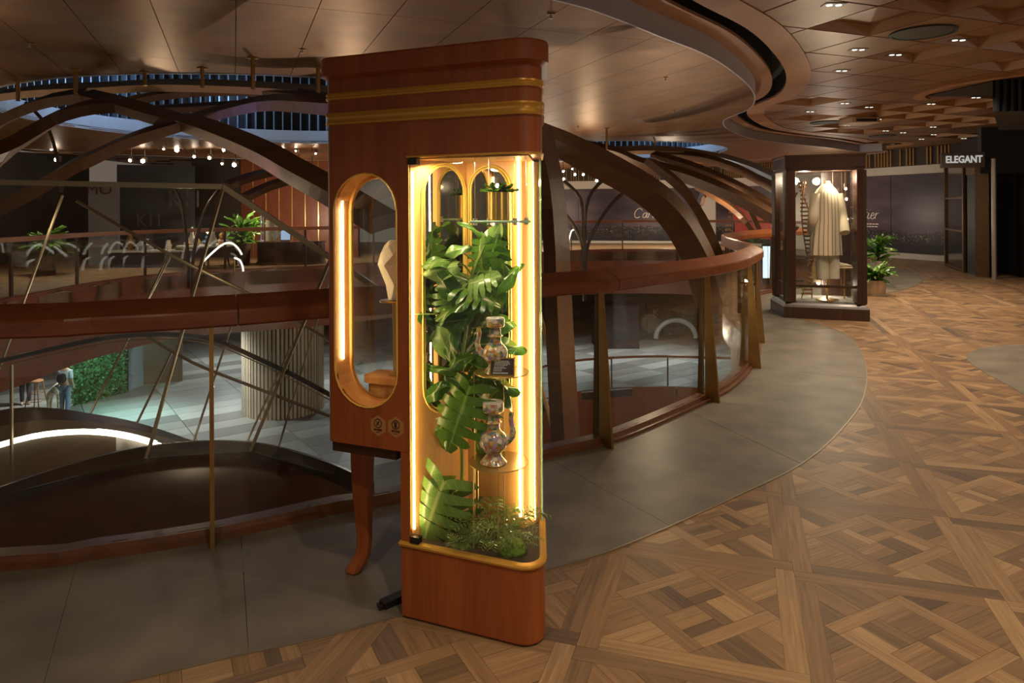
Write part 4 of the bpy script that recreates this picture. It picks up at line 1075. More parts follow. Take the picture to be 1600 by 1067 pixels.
# lower level: walls, hedge, ribbed column, blocks
lw = bpy.data.objects.new('wall_lower', None); COL.objects.link(lw); lw['kind'] = 'structure'
brownw = plain('brown_wall', (.10, .065, .04), .5, var=.2, vscale=2)
bluep = plain('pale_blue_panel', (.38, .46, .52), .4)
def lowbox(px0, px1, D0, D1, z0, z1, name, mat, parent):
    a, b = ray(px0, 600)[0]*D0, ray(px1, 600)[0]*D1; d = Vector((b-a, D1-D0)).normalized(); n = Vector((-d.y, d.x))*.3
    A_, B_ = Vector((a, D0)), Vector((b, D1)); return MB().prism([A_, B_, B_+n, A_+n], z0, z1).build(name, mat, parent)
lowbox(198, 224, 25.5, 26.5, -5, -1.6, 'wall_panel', bluep, lw); lowbox(224, 285, 26.5, 27, -5, -1.6, 'wall_panel', brownw, lw)
lowbox(285, 420, 37, 38, -5, -1.6, 'wall_panel', brownw, lw); lowbox(-60, 112, 34, 34, -5, -1.6, 'wall_panel', plain('cream_wall', (.55, .48, .34), .5), lw)
lowbox(420, 1000, 43, 43, -5, -1.6, 'wall_panel', brownw, lw); lowbox(1000, 1250, 43, 43, -5, -1.6, 'wall_panel', brownw, lw)
hm = plain('hedge_leaf', (.05, .17, .06), .5, var=.8, vscale=7)
hd = MB(); rr = random.Random(5); a, b = ray(112, 600)[0]*23.6, ray(198, 600)[0]*25.4
hq = thing('hedge_wall', 'tall green hedge wall on the lower level behind the person with backpack', 'hedge', ((a+b)/2, 24.5, -5))
MB().prism([Vector((a, 23.7)), Vector((b, 25.5)), Vector((b-.3, 26.2)), Vector((a-.3, 24.4))], -5, -2.2).build('box', plain('hedge_core', (.015, .05, .02), .9), hq)
for k in range(2600):
    s = rr.random(); c = Vector((a+(b-a)*s, 23.65+1.8*s-rr.random()*.12, -4.95+2.75*rr.random())); u = Vector((rr.uniform(-1, 1), rr.uniform(-.6, .2), rr.uniform(-1, 1))).normalized()*.09; v_ = u.cross(Vector((0, 1, .3))).normalized()*.045
    hd.add([c-u*.2, c+u*.5+v_, c+u, c+u*.5-v_], [(0, 1, 2, 3)])
hd.build('foliage', hm, hq, kind='stuff')
cx, cyy = ray(443, 600)[0]*23.2, 23.2
colm = thing('ribbed_column', 'wide round column clad in pale vertical timber ribs on the lower level', 'column', (cx, cyy, -5))
MB().lathe([(0, 0), (1.22, 0), (1.22, 3.45), (0, 3.45)], 48, (cx, cyy, -5)).build('core', plain('rib_gap', (.10, .075, .05), .7), colm)
ribm = wood('pale_rib', (.40, .32, .22), (.58, .48, .36), stretch=(6, 6, .5), obj_rand=.25)
me = None
for k in range(64):
    a = 2*PI*k/64
    if me is None: o = MB().box(-.05, .06, -.038, .038, 0, 3.44).build('rib', ribm, colm); me = o.data
    else: o = link('rib', me, colm)
    o.matrix_basis = Matrix.Translation((cx+1.24*math.cos(a), cyy+1.24*math.sin(a), -5)) @ Matrix.Rotation(a, 4, 'Z')
blk2 = plain('dark_block', (.010, .009, .011), .8, spec=.2)
for px, py, wpx, hpx, lab in ((965, 545, 68, 64, 'tall dark display block on the lower level, seen behind the near brass post'), (1024, 520, 24, 42, 'slim dark display block with pale letter on the lower level'),
                              (1058, 510, 16, 22, 'smallest dark block on the lower level beside the pale ring')):
    g = flr(px, py, -5); wd = wpx*g.y/F; ht = hpx*g.y/F*1.05
    b = thing('display_block', lab, 'block', tuple(g), 'dark display blocks on the lower level'); MB().box(g.x-wd/2, g.x+wd/2, g.y, g.y+wd*.8, -5, -5+ht).build('block_body', blk2, b)
    if px == 1024: text('letter', 'K', ht*.32, plain('pale_print', (.35, .33, .33), .5), b, (g.x+.02, g.y-.01, -5+ht*.72), (1, 0, 0), (0, 0, 1), .004)
g = flr(1056, 530, -5); rg = [(g.x+1.0*math.cos(a*PI/16), g.y, -5+.9*math.sin(a*PI/16)+.05) for a in range(17)]
tag(MB().tube(rg, .12, 8).build('ring_arch', plain('pale_ring', (.6, .58, .54), .4), None, True), 'pale arch ring standing among dark blocks on the lower level', 'sculpture')

# people and things on the lower level floor
def skin(name, verts, edges, radii, mat, parent, sub=2):
    me = bpy.data.meshes.new(name); me.from_pydata(verts, edges, []); me.update(); o = bpy.data.objects.new('tmp', me); COL.objects.link(o)
    o.modifiers.new('s', 'SKIN'); sv = me.skin_vertices[0].data
    for i, r in enumerate(radii): sv[i].radius = (r, r) if not isinstance(r, tuple) else r
    sv[0].use_root = True
    m = o.modifiers.new('d', 'SUBSURF'); m.levels = sub
    bpy.context.view_layer.update()
    m2_ = bpy.data.meshes.new_from_object(o.evaluated_get(bpy.context.evaluated_depsgraph_get())); bpy.data.objects.remove(o)
    m2_.materials.clear(); m2_.materials.append(mat); m2_.polygons.foreach_set('use_smooth', [True]*len(m2_.polygons)); m2_.name = name
    return link(name, m2_, parent)
skinm = plain('skin', (.45, .26, .17), .5); hairm = plain('hair', (.012, .009, .008), .5); shirtm = plain('pale_shirt', (.45, .50, .60), .8); jeans = plain('grey_trousers', (.16, .20, .28), .8); packm = plain('dark_backpack', (.02, .02, .025), .7); darkcl = plain('dark_clothes', (.02, .02, .03), .8)
def person(pos, rz, label, sm, tm, pack=True):
    o = thing('person', label, 'person', tuple(pos)); T = Matrix.Translation(pos) @ Matrix.Rotation(rz, 4, 'Z')
    X = lambda L_: [T @ Vector(p) for p in L_]
    bv = [(0, 0, .95), (0, 0, 1.12), (0, .0, 1.32), (0, 0, 1.46), (0, -.01, 1.53), (0, -.02, 1.60), (0, -.02, 1.70), (.18, 0, 1.42), (.22, .02, 1.15), (.22, -.10, .95), (.21, -.16, .88), (-.18, 0, 1.42), (-.22, .02, 1.15), (-.22, -.08, .92), (-.21, -.10, .83), (.09, 0, .88), (.10, -.01, .48), (.10, .02, .08), (.10, -.14, .04), (-.09, 0, .88), (-.10, .02, .48), (-.10, .05, .08), (-.10, -.11, .04)]
    be = [(0, 1), (1, 2), (2, 3), (3, 4), (4, 5), (5, 6), (3, 7), (7, 8), (8, 9), (9, 10), (3, 11), (11, 12), (12, 13), (13, 14), (0, 15), (15, 16), (16, 17), (17, 18), (0, 19), (19, 20), (20, 21), (21, 22)]
    br = [.14, .13, .14, .09, .05, .075, .07, .055, .042, .033, .035, .055, .042, .033, .035, .085, .06, .042, .035, .085, .06, .042, .035]
    skin('body', X(bv), be, br, skinm, o)
    ids_ = [1, 2, 3, 7, 8, 11, 12]; mp_ = {k: i for i, k in enumerate(ids_)}
    skin('shirt', X([bv[i] for i in ids_]), [(mp_[a], mp_[b]) for a, b in be if a in mp_ and b in mp_], [.155, .165, .11, .075, .06, .075, .06], sm, o)
    ids_ = [0, 15, 16, 17, 19, 20, 21]; mp_ = {k: i for i, k in enumerate(ids_)}
    skin('trousers', X([bv[i] for i in ids_]), [(mp_[a], mp_[b]) for a, b in be if a in mp_ and b in mp_], [.16, .105, .078, .06, .105, .078, .06], tm, o)
    skin('hair', X([(0, .02, 1.60), (0, .01, 1.68), (0, -.01, 1.73)]), [(0, 1), (1, 2)], [.08, .095, .06], hairm, o)
    if pack: skin('backpack', X([(0, .17, 1.05), (0, .19, 1.22), (0, .16, 1.40)]), [(0, 1), (1, 2)], [(.15, .10), (.17, .11), (.13, .08)], packm, o)
    return o
gp = flr(102, 648, -5); person(Vector((gp.x, gp.y, -5)), PI, 'person seen from behind with dark backpack and grey trousers beside giraffe statue', shirtm, jeans)
gp = flr(40, 632, -5); person(Vector((gp.x, gp.y, -5)), .6, 'person in dark clothes standing behind the wooden stool on the lower level', darkcl, darkcl, False)
gp = flr(86, 640, -5); gi = thing('giraffe_statue', 'pale spotted giraffe statue standing on the lower level', 'statue', tuple(gp))
gm, nt, b_ = nodes('giraffe'); vo = N(nt, 'ShaderNodeTexVoronoi'); vo.inputs['Scale'].default_value = 9; tc_ = N(nt, 'ShaderNodeTexCoord'); L(nt, tc_.outputs['Object'], vo.inputs['Vector'])
r = ramp(nt, [(.25, (.40, .32, .20)), (.4, (.70, .64, .50))]); L(nt, vo.outputs['Distance'], r.inputs['Fac']); L(nt, r.outputs['Color'], b_.inputs['Base Color'])
Q = lambda x, y, z: (gp.x+x, gp.y+y, gp.z+z)
skin('body', [Q(-.16, 0, .62), Q(.0, 0, .68), Q(.14, 0, .74), Q(.20, 0, .95), Q(.24, 0, 1.15), Q(.27, 0, 1.22), Q(.37, 0, 1.17), Q(-.18, .07, .32), Q(-.18, .07, .02), Q(-.18, -.07, .32), Q(-.18, -.07, .02), Q(.15, .07, .36), Q(.15, .07, .02), Q(.15, -.07, .36), Q(.15, -.07, .02), Q(-.24, 0, .5), Q(-.25, 0, .36), Q(.25, .04, 1.31), Q(.25, -.04, 1.31)],
     [(0, 1), (1, 2), (2, 3), (3, 4), (4, 5), (5, 6), (0, 7), (7, 8), (0, 9), (9, 10), (2, 11), (11, 12), (2, 13), (13, 14), (0, 15), (15, 16), (5, 17), (5, 18)], [.12, .13, .12, .07, .055, .055, .035, .05, .032, .05, .032, .045, .032, .045, .032, .015, .02, .014, .014], gm, gi)
gp = flr(57, 640, -5); stl = thing('bar_stool', 'brown wooden bar stool on the lower level beside the giraffe statue', 'stool', tuple(gp)); bw = wood('stool_wood', (.18, .07, .03), (.28, .12, .05))
MB().lathe([(0, .92), (.19, .92), (.21, .95), (.19, .98), (0, .98)], 20, tuple(gp)).build('seat', bw, stl, True, .6)
for a in range(4):
    x, y = (1, 1, -1, -1)[a], (1, -1, 1, -1)[a]; MB().tube([Q(x*.12, y*.12, .92), Q(x*.24, y*.24, 0)], [.025, .02], 6).build('leg', bw, stl)
for z in (.3, .55):
    s_ = .24-.12*z/.92; MB().tube([Q(s_, s_, z), Q(-s_, s_, z), Q(-s_, -s_, z), Q(s_, -s_, z), Q(s_, s_, z)], .012, 5).build('stretcher', bw, stl)
neon = emit('green_neon', (.05, 1.0, .45), 1.6)
q = MB(); rr = random.Random(8)
for k in range(40):
    c = at(17+70*k/39, 549-9*k/39, 15.2)+Vector((rr.uniform(-.03, .03), 0, rr.uniform(-.04, .04))); q.tube([c, c+Vector((rr.uniform(-.09, .09), 0, rr.uniform(.05, .18)))], .014, 4)
nk = thing('neon_garland', 'green glowing tube garland on the fascia across the void', 'light', tuple(at(52, 545, 15.3))); q.build('neon_tube', neon, nk)
nb = at(52, 548, 15.35); MB().bar(at(12, 552, 15.35), at(92, 541, 15.35), .05, .06).build('mount_rail', blackm, nk)

# ------------------------------------------------------------------ escalator hood and glass shaft just beyond the balustrade
hood = thing('escalator_hood', 'dark reddish curved hood with glass rim just behind the near balustrade', 'hood', (-2.2, 4.0, -.4))
he = [flr(*p) for p in ((-160, 850), (-70, 812), (0, 786), (50, 768), (110, 748), (197, 724), (270, 713), (335, 709), (394, 712), (450, 724), (520, 748), (580, 778))]
hp = catmull([Vector((p.x, p.y)) for p in he], .08)
back_ = [Vector((at_s(s_of(p), -.22)[0].x, at_s(s_of(p), -.22)[0].y)) for p in hp]
q = MB(); n = len(hp); rowsn = 6
v = []
for i in range(n):
    for k in range(rowsn+1):
        f_ = k/rowsn; p = back_[i].lerp(hp[i], f_); v.append((p.x, p.y, -.42+.40*math.sin(f_*PI/2)))
q.add(v, [(i*(rowsn+1)+k, (i+1)*(rowsn+1)+k, (i+1)*(rowsn+1)+k+1, i*(rowsn+1)+k+1) for i in range(n-1) for k in range(rowsn)])
q.build('hood_shell', hoodm, hood, True)
rim = offset(hp, -.02)
olive = plain('olive_rim', (.085, .08, .055), .25, .3)
MB().loft([[(a.x, a.y, -.5), (a.x, a.y, .085), (b.x, b.y, .085), (b.x, b.y, -.5)] for a, b in zip(hp, rim)]).build('rim', olive, hood, True, .5)
# second arch with the white light line
ar = thing('lit_arch', 'arched escalator end panel with a bright white light line', 'escalator', tuple(at(130, 680, 6.4)))
top_ = [(-60, 655), (0, 641), (49, 637), (98, 640), (141, 647), (197, 657), (256, 674), (305, 691), (361, 703), (427, 719), (505, 750)]
led_ = [(-60, 712), (0, 691), (49, 678), (90, 672), (131, 670), (165, 672), (197, 677), (225, 684), (256, 694), (300, 712), (350, 735)]
tanm = plain('tan_panel', (.30, .22, .13), .45); tand = plain('dark_panel_strip', (.05, .045, .04), .4)
def band(c0, d0, D0, c1, d1, D1, name, mat, th=.02):
    A_ = catmull([at(x, y+d0, D0) for x, y in c0], .1); B_ = catmull([at(x, y+d1, D1) for x, y in c1], .1)
    A_ = [A_[int(i*(len(A_)-1)/39)] for i in range(40)]; B_ = [B_[int(i*(len(B_)-1)/39)] for i in range(40)]; o = Vector((0, th, 0))
    MB().loft([[a, b, b+o, a+o] for a, b in zip(A_, B_)]).build(name, mat, ar, True, .5)
mid_ = [((a[0]+b[0])/2, (a[1]+b[1])/2) for a, b in zip(top_, led_)]
band(top_, 0, 6.7, mid_, 0, 6.55, 'outer_band', tand); band(mid_, 0, 6.55, led_, 0, 6.4, 'middle_band', tanm)
band(led_, 0, 6.4, led_, 8.5, 6.38, 'light_line', ledcool); low_ = [(x, y+75) for x, y in led_]
band(led_, 8.5, 6.38, low_, 0, 6.0, 'inner_panel', tanm); band(low_, 0, 6.0, low_, 80, 5.8, 'foot_panel', tand)
# glass shaft: frame, leaning rods, panes
sh = thing('glass_shaft', 'glass escalator shaft with brass top frame and leaning brass rods beyond the near balustrade', 'glass shaft', (-2.2, 4.7, 0))
def fr(px, py, z=.085): return flr(px, py, z)
TL, TM, TR, TR2 = at(-40, 284, 4.75), at(349, 291.5, 4.75), at(517, 403, 4.75), at(640, 484, 4.75)
BL_, BM, BR_, BR2 = fr(-60, 790), fr(229, 716), fr(391, 705), fr(520, 742)
for quad in ((BL_, BM, TM, TL), (BM, BR_, TR, TM), (BR_, BR2, TR2, TR)):
    m = MB(); o = Vector((0, .010, 0)); m.loft([[p for p in quad], [p+o for p in quad]]); m.build('glass_pane', shaftglass, sh)
for a, b in ((TL, TM), (TM, TR), (TR, TR2)): MB().bar(a, b, .03, .035).build('top_frame', rodm, sh)
for a, b in ((TM, BM), (TR, BR_)): MB().bar(a, b, .018, .018, (0, 1, 0)).build('rod', rodm, sh)
D2 = 7.4
for x0, y0, x1, y1 in ((384, 440, 303, 689), (520, 420, 430, 716), (266, 400, 141, 646), (98, 305, -10, 600), (455, 540, 380, 704), (268, 551, 214, 661), (262, 400, 215, 500)):
    MB().bar(at(x0, y0, D2), at(x1, y1, D2-.3), .018, .018, (0, 1, 0)).build('far_rod', rodm, sh)
for P_, th, mt, nm in ([[(120, 314), (270, 400), (400, 465), (520, 535)], .03, rodm, 'cross_frame'], [[(225, 522), (300, 566), (400, 606), (520, 652)], .03, rodm, 'cross_frame'],
                       [[(-20, 568), (90, 543), (160, 529), (220, 523), (290, 524), (345, 535), (420, 568), (470, 592), (525, 622)], .045, blackm, 'handrail'],
                       [[(-20, 577), (90, 552), (160, 537), (220, 531), (290, 531), (345, 542), (420, 575), (525, 630)], .012, brushed, 'handrail_trim']):
    MB().tube(catmull([at(x, y, 7.0) for x, y in P_], .15), th*.55, 8).build(nm, mt, sh, True)
MB().bar(at(18, 570, 6.0), at(18, 760, 5.9), .02, .02, (0, 1, 0)).build('rod', rodm, sh)

# ------------------------------------------------------------------ timber canopy ribs under the round openings
can = thing('timber_canopy', 'curved dark timber ribs crossing under the round ceiling opening left of the showcase', 'canopy', (-3.8, 8.5, 0))
can2 = thing('timber_canopy', 'large dark timber arches rising beyond the handrail right of the showcase', 'canopy', (2.4, 11, 0))
def beam(P_, wpx, h, parent, name='beam', mat=None, up=(0, 1, .45)):
    pts = catmull([at(*p) for p in P_], .12)
    if isinstance(wpx, tuple): ws = [(wpx[0]+(wpx[1]-wpx[0])*i/(len(pts)-1))*p.y/F for i, p in enumerate(pts)]
    else: ws = [wpx*p.y/F for p in pts]
    return MB().sweep(pts, ws, h, up).build(name, mat or beamwood, parent)
beam([(-30, 262, 6.6), (0, 240, 6.8), (43, 212, 7.0), (98, 180, 7.2), (148, 166, 7.3), (187, 163, 7.4)], (22, 15), .28, can)
beam([(187, 163, 7.4), (236, 178, 7.3), (290, 194, 7.2)], (14, 15), .26, can)
beam([(-40, 345, 6.0), (20, 314, 6.2), (70, 288, 6.4), (110, 264, 6.6), (148, 245, 6.8), (213, 216, 7.0), (290, 192, 7.2)], (20, 14), .28, can)
beam([(290, 190, 7.2), (344, 209, 6.9), (410, 238, 6.5), (459, 266, 6.2), (520, 300, 5.9), (600, 348, 5.6)], (15, 27), .26, can)
beam([(-20, 200, 8.0), (26, 176, 8.1), (82, 156, 8.2), (134, 149, 8.3)], 15, .3, can)
beam([(134, 148, 8.3), (187, 161, 7.5)], 10, .2, can)
beam([(190, 162, 8.2), (240, 150, 8.4), (300, 143, 8.6), (377, 141, 8.6), (450, 146, 8.4), (520, 156, 8.2)], 10, .25, can)
beam([(289, 190, 7.4), (361, 171, 7.6), (426, 160, 7.7), (520, 166, 7.7)], (12, 20), .28, can)
beam([(230, 172, 9.5), (300, 168, 9.6), (370, 164, 9.6)], 9, .2, can)
beam([(354, 290, 9.5), (390, 277, 9.7), (450, 262, 9.8)], 9, .2, can); beam([(384, 308, 9.2), (420, 291, 9.4), (470, 276, 9.5)], 9, .2, can)
beam([(-20, 152, 9.3), (60, 142, 9.0), (150, 138, 8.7), (262, 133, 8.5), (400, 137, 8.5), (520, 145, 8.6)], 11, .3, can, 'ring_beam', beamlit)
for P_ in ([(267, 288, 9), (282, 313, 9), (293, 390, 9), (294, 450, 9)], [(345, 293, 9), (320, 330, 9), (303, 395, 9), (300, 460, 9)], [(40, 160, 8.6), (75, 200, 8.6), (92, 260, 8.6), (96, 300, 8.6)]):
    MB().tube(catmull([at(*p) for p in P_], .1), .022, 6).build('thin_rib', bronze, can, True)
# right hand arches
beam([(843, 200, 6.8), (851, 238, 6.8), (860, 280, 6.8), (866, 330, 6.8), (870, 385, 6.7), (872, 450, 6.6), (877, 560, 6.4), (885, 700, 6.2), (892, 800, 6.1)], (18, 24), .35, can2, up=(.5, 1, 0))
beam([(838, 208, 7.5), (870, 222, 7.6), (910, 242, 7.8), (957, 266, 8.1), (1000, 291, 8.3), (1034, 317, 8.45), (1060, 346, 8.6), (1081, 381, 8.7), (1096, 415, 8.75), (1112, 470, 8.8)], (24, 42), .40, can2, up=(.45, 1, .2))
beam([(1016, 252, 13), (1063, 292, 12.5), (1094, 337, 12), (1122, 405, 11.5), (1130, 440, 11.4)], (10, 17), .3, can2)
beam([(905, 228, 15.4), (960, 240, 15.2), (999, 256, 15), (1069, 274, 14.6), (1139, 302, 14), (1215, 343, 13.4), (1240, 360, 13.2)], 15, .35, can2)
beam([(1020, 243, 15.5), (1083, 262, 15), (1153, 292, 14.4), (1230, 335, 13.8)], 11, .3, can2)
beam([(1022, 240, 15.8), (1070, 243, 15.8), (1111, 250, 15.6), (1165, 270, 15.2), (1230, 308, 14.6)], 9, .3, can2)
beam([(1112, 243, 16.5), (1162, 268, 16), (1240, 306, 15.2)], 9, .3, can2)
beam([(1090, 292, 15), (1139, 321, 14.5), (1167, 349, 14), (1182, 372, 14)], 7, .2, can2); beam([(1160, 306, 15), (1176, 337, 15), (1190, 370, 15)], 7, .2, can2)
beam([(1108, 290, 15), (1100, 300, 15), (1094, 320, 15)], 6, .2, can2)
beam([(885, 229, 15.6), (930, 236, 15.6), (1010, 234, 15.8), (1070, 237, 16), (1125, 246, 16.4)], 6, .35, can2, 'ring_beam', beamlit)
beam([(1122, 244, 16.4), (1170, 258, 16), (1216, 278, 15.4)], 6, .35, can2, 'ring_beam', rimm)  # blue-lit stretch of the ring, light put into the material colour
for P_ in ([(838, 470, 6.9), (856, 540, 6.8), (872, 620, 6.7), (886, 690, 6.6), (894, 740, 6.5)], [(832, 560, 7.0), (850, 620, 6.9), (866, 680, 6.8), (878, 740, 6.7)]):
    MB().tube(catmull([at(*p) for p in P_], .1), .022, 6).build('thin_rib', beamlit, can2, True)  # tan-lit ribs, light put into the pale colour
for P_ in ([(913, 470, 11), (911, 400, 11), (909, 380, 11), (895, 350, 11), (878, 329, 11), (860, 312, 11)], [(913, 440, 11.1), (912, 380, 11.1), (911, 325, 11.1), (900, 300, 11.1), (880, 282, 11.1)], [(913, 440, 11.2), (914, 370, 11.2), (916, 325, 11.2), (926, 298, 11.2), (942, 282, 11.2)],
           [(914, 440, 11.3), (918, 385, 11.3), (940, 340, 11.3), (962, 312, 11.3), (985, 292, 11.3)]):
    MB().tube(catmull([at(*p) for p in P_], .1), [.028]*len(catmull([at(*p) for p in P_], .1)), 6).build('thin_rib', bronze, can2, True)
for k, (px, y0, y1) in enumerate(((28, 126, 158), (118, 108, 146), (226, 112, 134), (316, 106, 138), (395, 90, 140), (497, 104, 145), (897, 216, 228), (948, 200, 232), (1024, 221, 238), (1074, 232, 244), (1121, 236, 248))):
    p = flr(px, y0, ZG); zb_ = at(px, y1, p.y).z
    o = thing('ceiling_rod', ('%s thin bronze hanging rod from the left, left of the lit showcase' % ORD[k] if k < 6 else '%s thin bronze hanging rod from the left, right of the lit showcase' % ORD[k-6]), 'rod', (p.x, p.y, ZG), 'hanging rods round the ceiling openings')
    MB().tube([(p.x, p.y, ZG), (p.x, p.y, zb_)], .022, 8).build('shaft', brass, o, True); MB().lathe([(0, -.012), (.055, -.012), (.055, 0), (0, 0)], 12, (p.x, p.y, ZG-.001)).build('plate', brass, o, True, .5)

for x, y, z, pw in ((-5.2, 6.9, 1.6, 8), (-3.0, 6.4, 1.5, 7), (-6.5, 8.0, 1.7, 9), (-2.4, 10.5, 2.2, 22), (-5.5, 11.0, 2.2, 22), (1.2, 6.0, .6, 14), (0.6, 9.6, 1.4, 20), (4.2, 14.2, 1.8, 26), (1.6, 14.5, 2.2, 24)): point(x, y, z, pw, (1, .74, .46), .08)  # added warm fill points without fittings, brighten the beams and rings
spot(ray(400, 320)[0]*6.0, 6.0, 1.50, 26, (.55, .45, 1.0), 1.5, .9, .06, at(430, 250, 6.5))  # added violet spot without a fitting, tints the beam underside
# ------------------------------------------------------------------ spot heads glowing over the far concourse
STAR = [(126, 206, 1.2), (156, 227, 1.5), (84, 232, 1.2), (91, 250, 1.1), (133, 223, 1), (205, 251, .8), (226, 252, 1.2), (279, 235, 1.2), (316, 229, .8), (305, 245, .8), (329, 247, .9), (351, 235, .8), (368, 258, 1.2), (348, 256, .6),
        (467, 253, 1), (488, 264, .7), (443, 235, .5), (463, 236, .5), (494, 240, .5), (257, 233, .6), (294, 227, .6), (880, 281, 1), (868, 267, .6), (880, 268, .6), (894, 264, .5), (898, 273, .7), (911, 273, .7), (926, 268, .7),
        (908, 263, .5), (932, 282, .9), (943, 282, .9), (1017, 271, .7), (1053, 280, 1.3), (1066, 264, .6)]
proto = None
for k_, (px, py, k) in enumerate(sorted(STAR)):
    p = at(px, py, 17.5 if px < 600 else 23.2); r = .055*k*p.y/17.5
    o = thing('spotlight', ('%s glowing spotlight from the left over the far concourse, left of the showcase' % ORD[k_] if px < 600 else '%s glowing spotlight from the left over the far concourse, right of the showcase' % ORD[k_-sum(1 for q in STAR if q[0] < 600)]), 'spotlight', tuple(p), 'spotlights over the far concourse')
    MB().lathe([(0, -.02), (r*1.2, -.03), (r*1.2, .10), (0, .10)], 10, tuple(p)).build('can', bronze, o, True)
    bm = bmesh.new(); bmesh.ops.create_icosphere(bm, subdivisions=1, radius=r*.8)
    me = bpy.data.meshes.new('bulb'); bm.to_mesh(me); bm.free(); me.transform(Matrix.Translation(p+Vector((0, -r*1.35, .0)))); me.materials.append(bulbm); link('bulb', me, o)
    MB().tube([(p.x, p.y, p.z+.10), (p.x, p.y, max(ZG+.01, p.z+.15))], .012, 5).build('stem', bronze, o)
# ------------------------------------------------------------------ downlights, speakers, sprinklers in the ceilings
DL = [(1303, 7), (1341, 77), (1399, 85), (1315, 110), (1498, 62), (1320, 161), (1358, 167), (1266, 174), (1372, 186), (1324, 196), (1455, 162), (1525, 152), (1454, 140), (1384, 204), (1411, 207), (1458, 198), (1459, 210), (1440, 217), (1506, 216), (1562, 199)]
glint = emit('downlight_lens', (1.0, .9, .74), 2.2)
for k_, (px, py) in enumerate(DL):
    p = flr(px, py, ZC); rk = sorted(DL).index((px, py)); o = thing('downlight', '%s recessed twin-lens downlight from the left in the perforated ceiling' % ORD[rk], 'downlight', tuple(p), 'downlights in the perforated ceiling')
    MB().box(p.x-.09, p.x+.09, p.y-.055, p.y+.055, ZC-.006, ZC+.001).build('trim', plain('downlight_trim', (.10, .08, .06), .4) if 'downlight_trim' not in MATS else MATS['downlight_trim'], o)
    for d in (-.04, .04): MB().lathe([(0, -.004), (.026, -.004), (.026, 0), (0, 0)], 12, (p.x+d, p.y, ZC-.006)).build('lens', glint, o)
for px, py, r, lab in ((1442, 50, .30, 'large round dark ceiling speaker in the near perforated ceiling'), (1290, 191, .30, 'round dark ceiling speaker nearer the curved ceiling edge'), (1378, 212, .30, 'round dark ceiling speaker above the dark showcase')):
    p = flr(px, py, ZC); o = thing('ceiling_speaker', lab, 'speaker', tuple(p))
    MB().lathe([(0, -.012), (r-.04, -.012), (r-.03, -.006), (0, -.006)], 40, tuple(p)).build('grille', plain('speaker_grille', (.03, .032, .026), .6), o, True, .5)
    MB().lathe([(r-.03, -.004), (r-.03, -.016), (r, -.016), (r, 0), (r-.03, 0)], 40, tuple(p)).build('ring', MATS['speaker_grille'], o, True, .5)
for k_, (px, py) in enumerate(((46, 67), (472, 77), (861, 22), (903, 197), (1040, 121), (1054, 172))):
    p = flr(px, py, ZG); o = thing('sprinkler', '%s small metal fire sprinkler from the left under the glossy brown ceiling' % ORD[k_], 'sprinkler', tuple(p), 'sprinklers in the glossy ceiling')
    MB().lathe([(0, -.006), (.035, -.006), (.030, 0), (0, 0)], 14, tuple(p)).build('plate', brass, o, True); MB().tube([(p.x, p.y, ZG), (p.x, p.y, ZG-.035)], .008, 6).build('head', steel, o)
    MB().lathe([(0, -.001), (.016, -.001), (.016, .001), (0, .001)], 10, (p.x, p.y, ZG-.036)).build('deflector', steel, o)
p = flr(1342, 186, ZC); o = thing('ceiling_box', 'pale rectangular box fixed under the perforated ceiling', 'ceiling box', tuple(p)); cream = plain('cream_plastic', (.55, .42, .28), .5)
MB().prism(rounded([Vector((p.x-.28, p.y-.3)), Vector((p.x+.28, p.y-.3)), Vector((p.x+.28, p.y+.3)), Vector((p.x-.28, p.y+.3))], [.05]*4, 4), ZC-.10, ZC).build('housing', cream, o)
MB().box(p.x-.2, p.x+.2, p.y-.305, p.y-.30, ZC-.08, ZC-.03).build('slot', blackm, o)

# ------------------------------------------------------------------ far walls with hoardings
def wallseg(a, b, z0, z1, name, mat, parent, th=.12, off=0.0):
    a, b = Vector(a), Vector(b); d = (b-a).normalized(); n = Vector((-d.y, d.x)); a = a-n*off; b = b-n*off
    return MB().prism([a, b, b+n*th, a+n*th], z0, z1).build(name, mat, parent)
wb = bpy.data.objects.new('wall_back', None); COL.objects.link(wb); wb['kind'] = 'structure'
WV = [(-3, 32.5), (1.2, 31.8), (8.3, 30.6), (8.75, 30.3), (10.6, 26.8), (10.9, 23.5), (12.35, 19.75)]
whitew = plain('white_band', (.55, .50, .44), .6); slb = plain('slat_band_dark', (.03, .02, .012), .6); slw = plain('amber_slat', (.30, .17, .06), .4)
for a, b in zip(WV, WV[1:]):
    wallseg(a, b, 0, 2.78, 'wall_panel', whitew, wb); wallseg(a, b, 2.78, 4.0, 'slat_band', slb, wb, .10)
    a_, b_ = Vector(a), Vector(b); n = int((b_-a_).length/.11)
    for k in range(n):
        if random.random() < .35: continue
        p = a_.lerp(b_, (k+.5)/n); MB().box(p.x-.016, p.x+.016, p.y-.08, p.y-.02, 2.80, 3.3).build('slat', slw, wb)
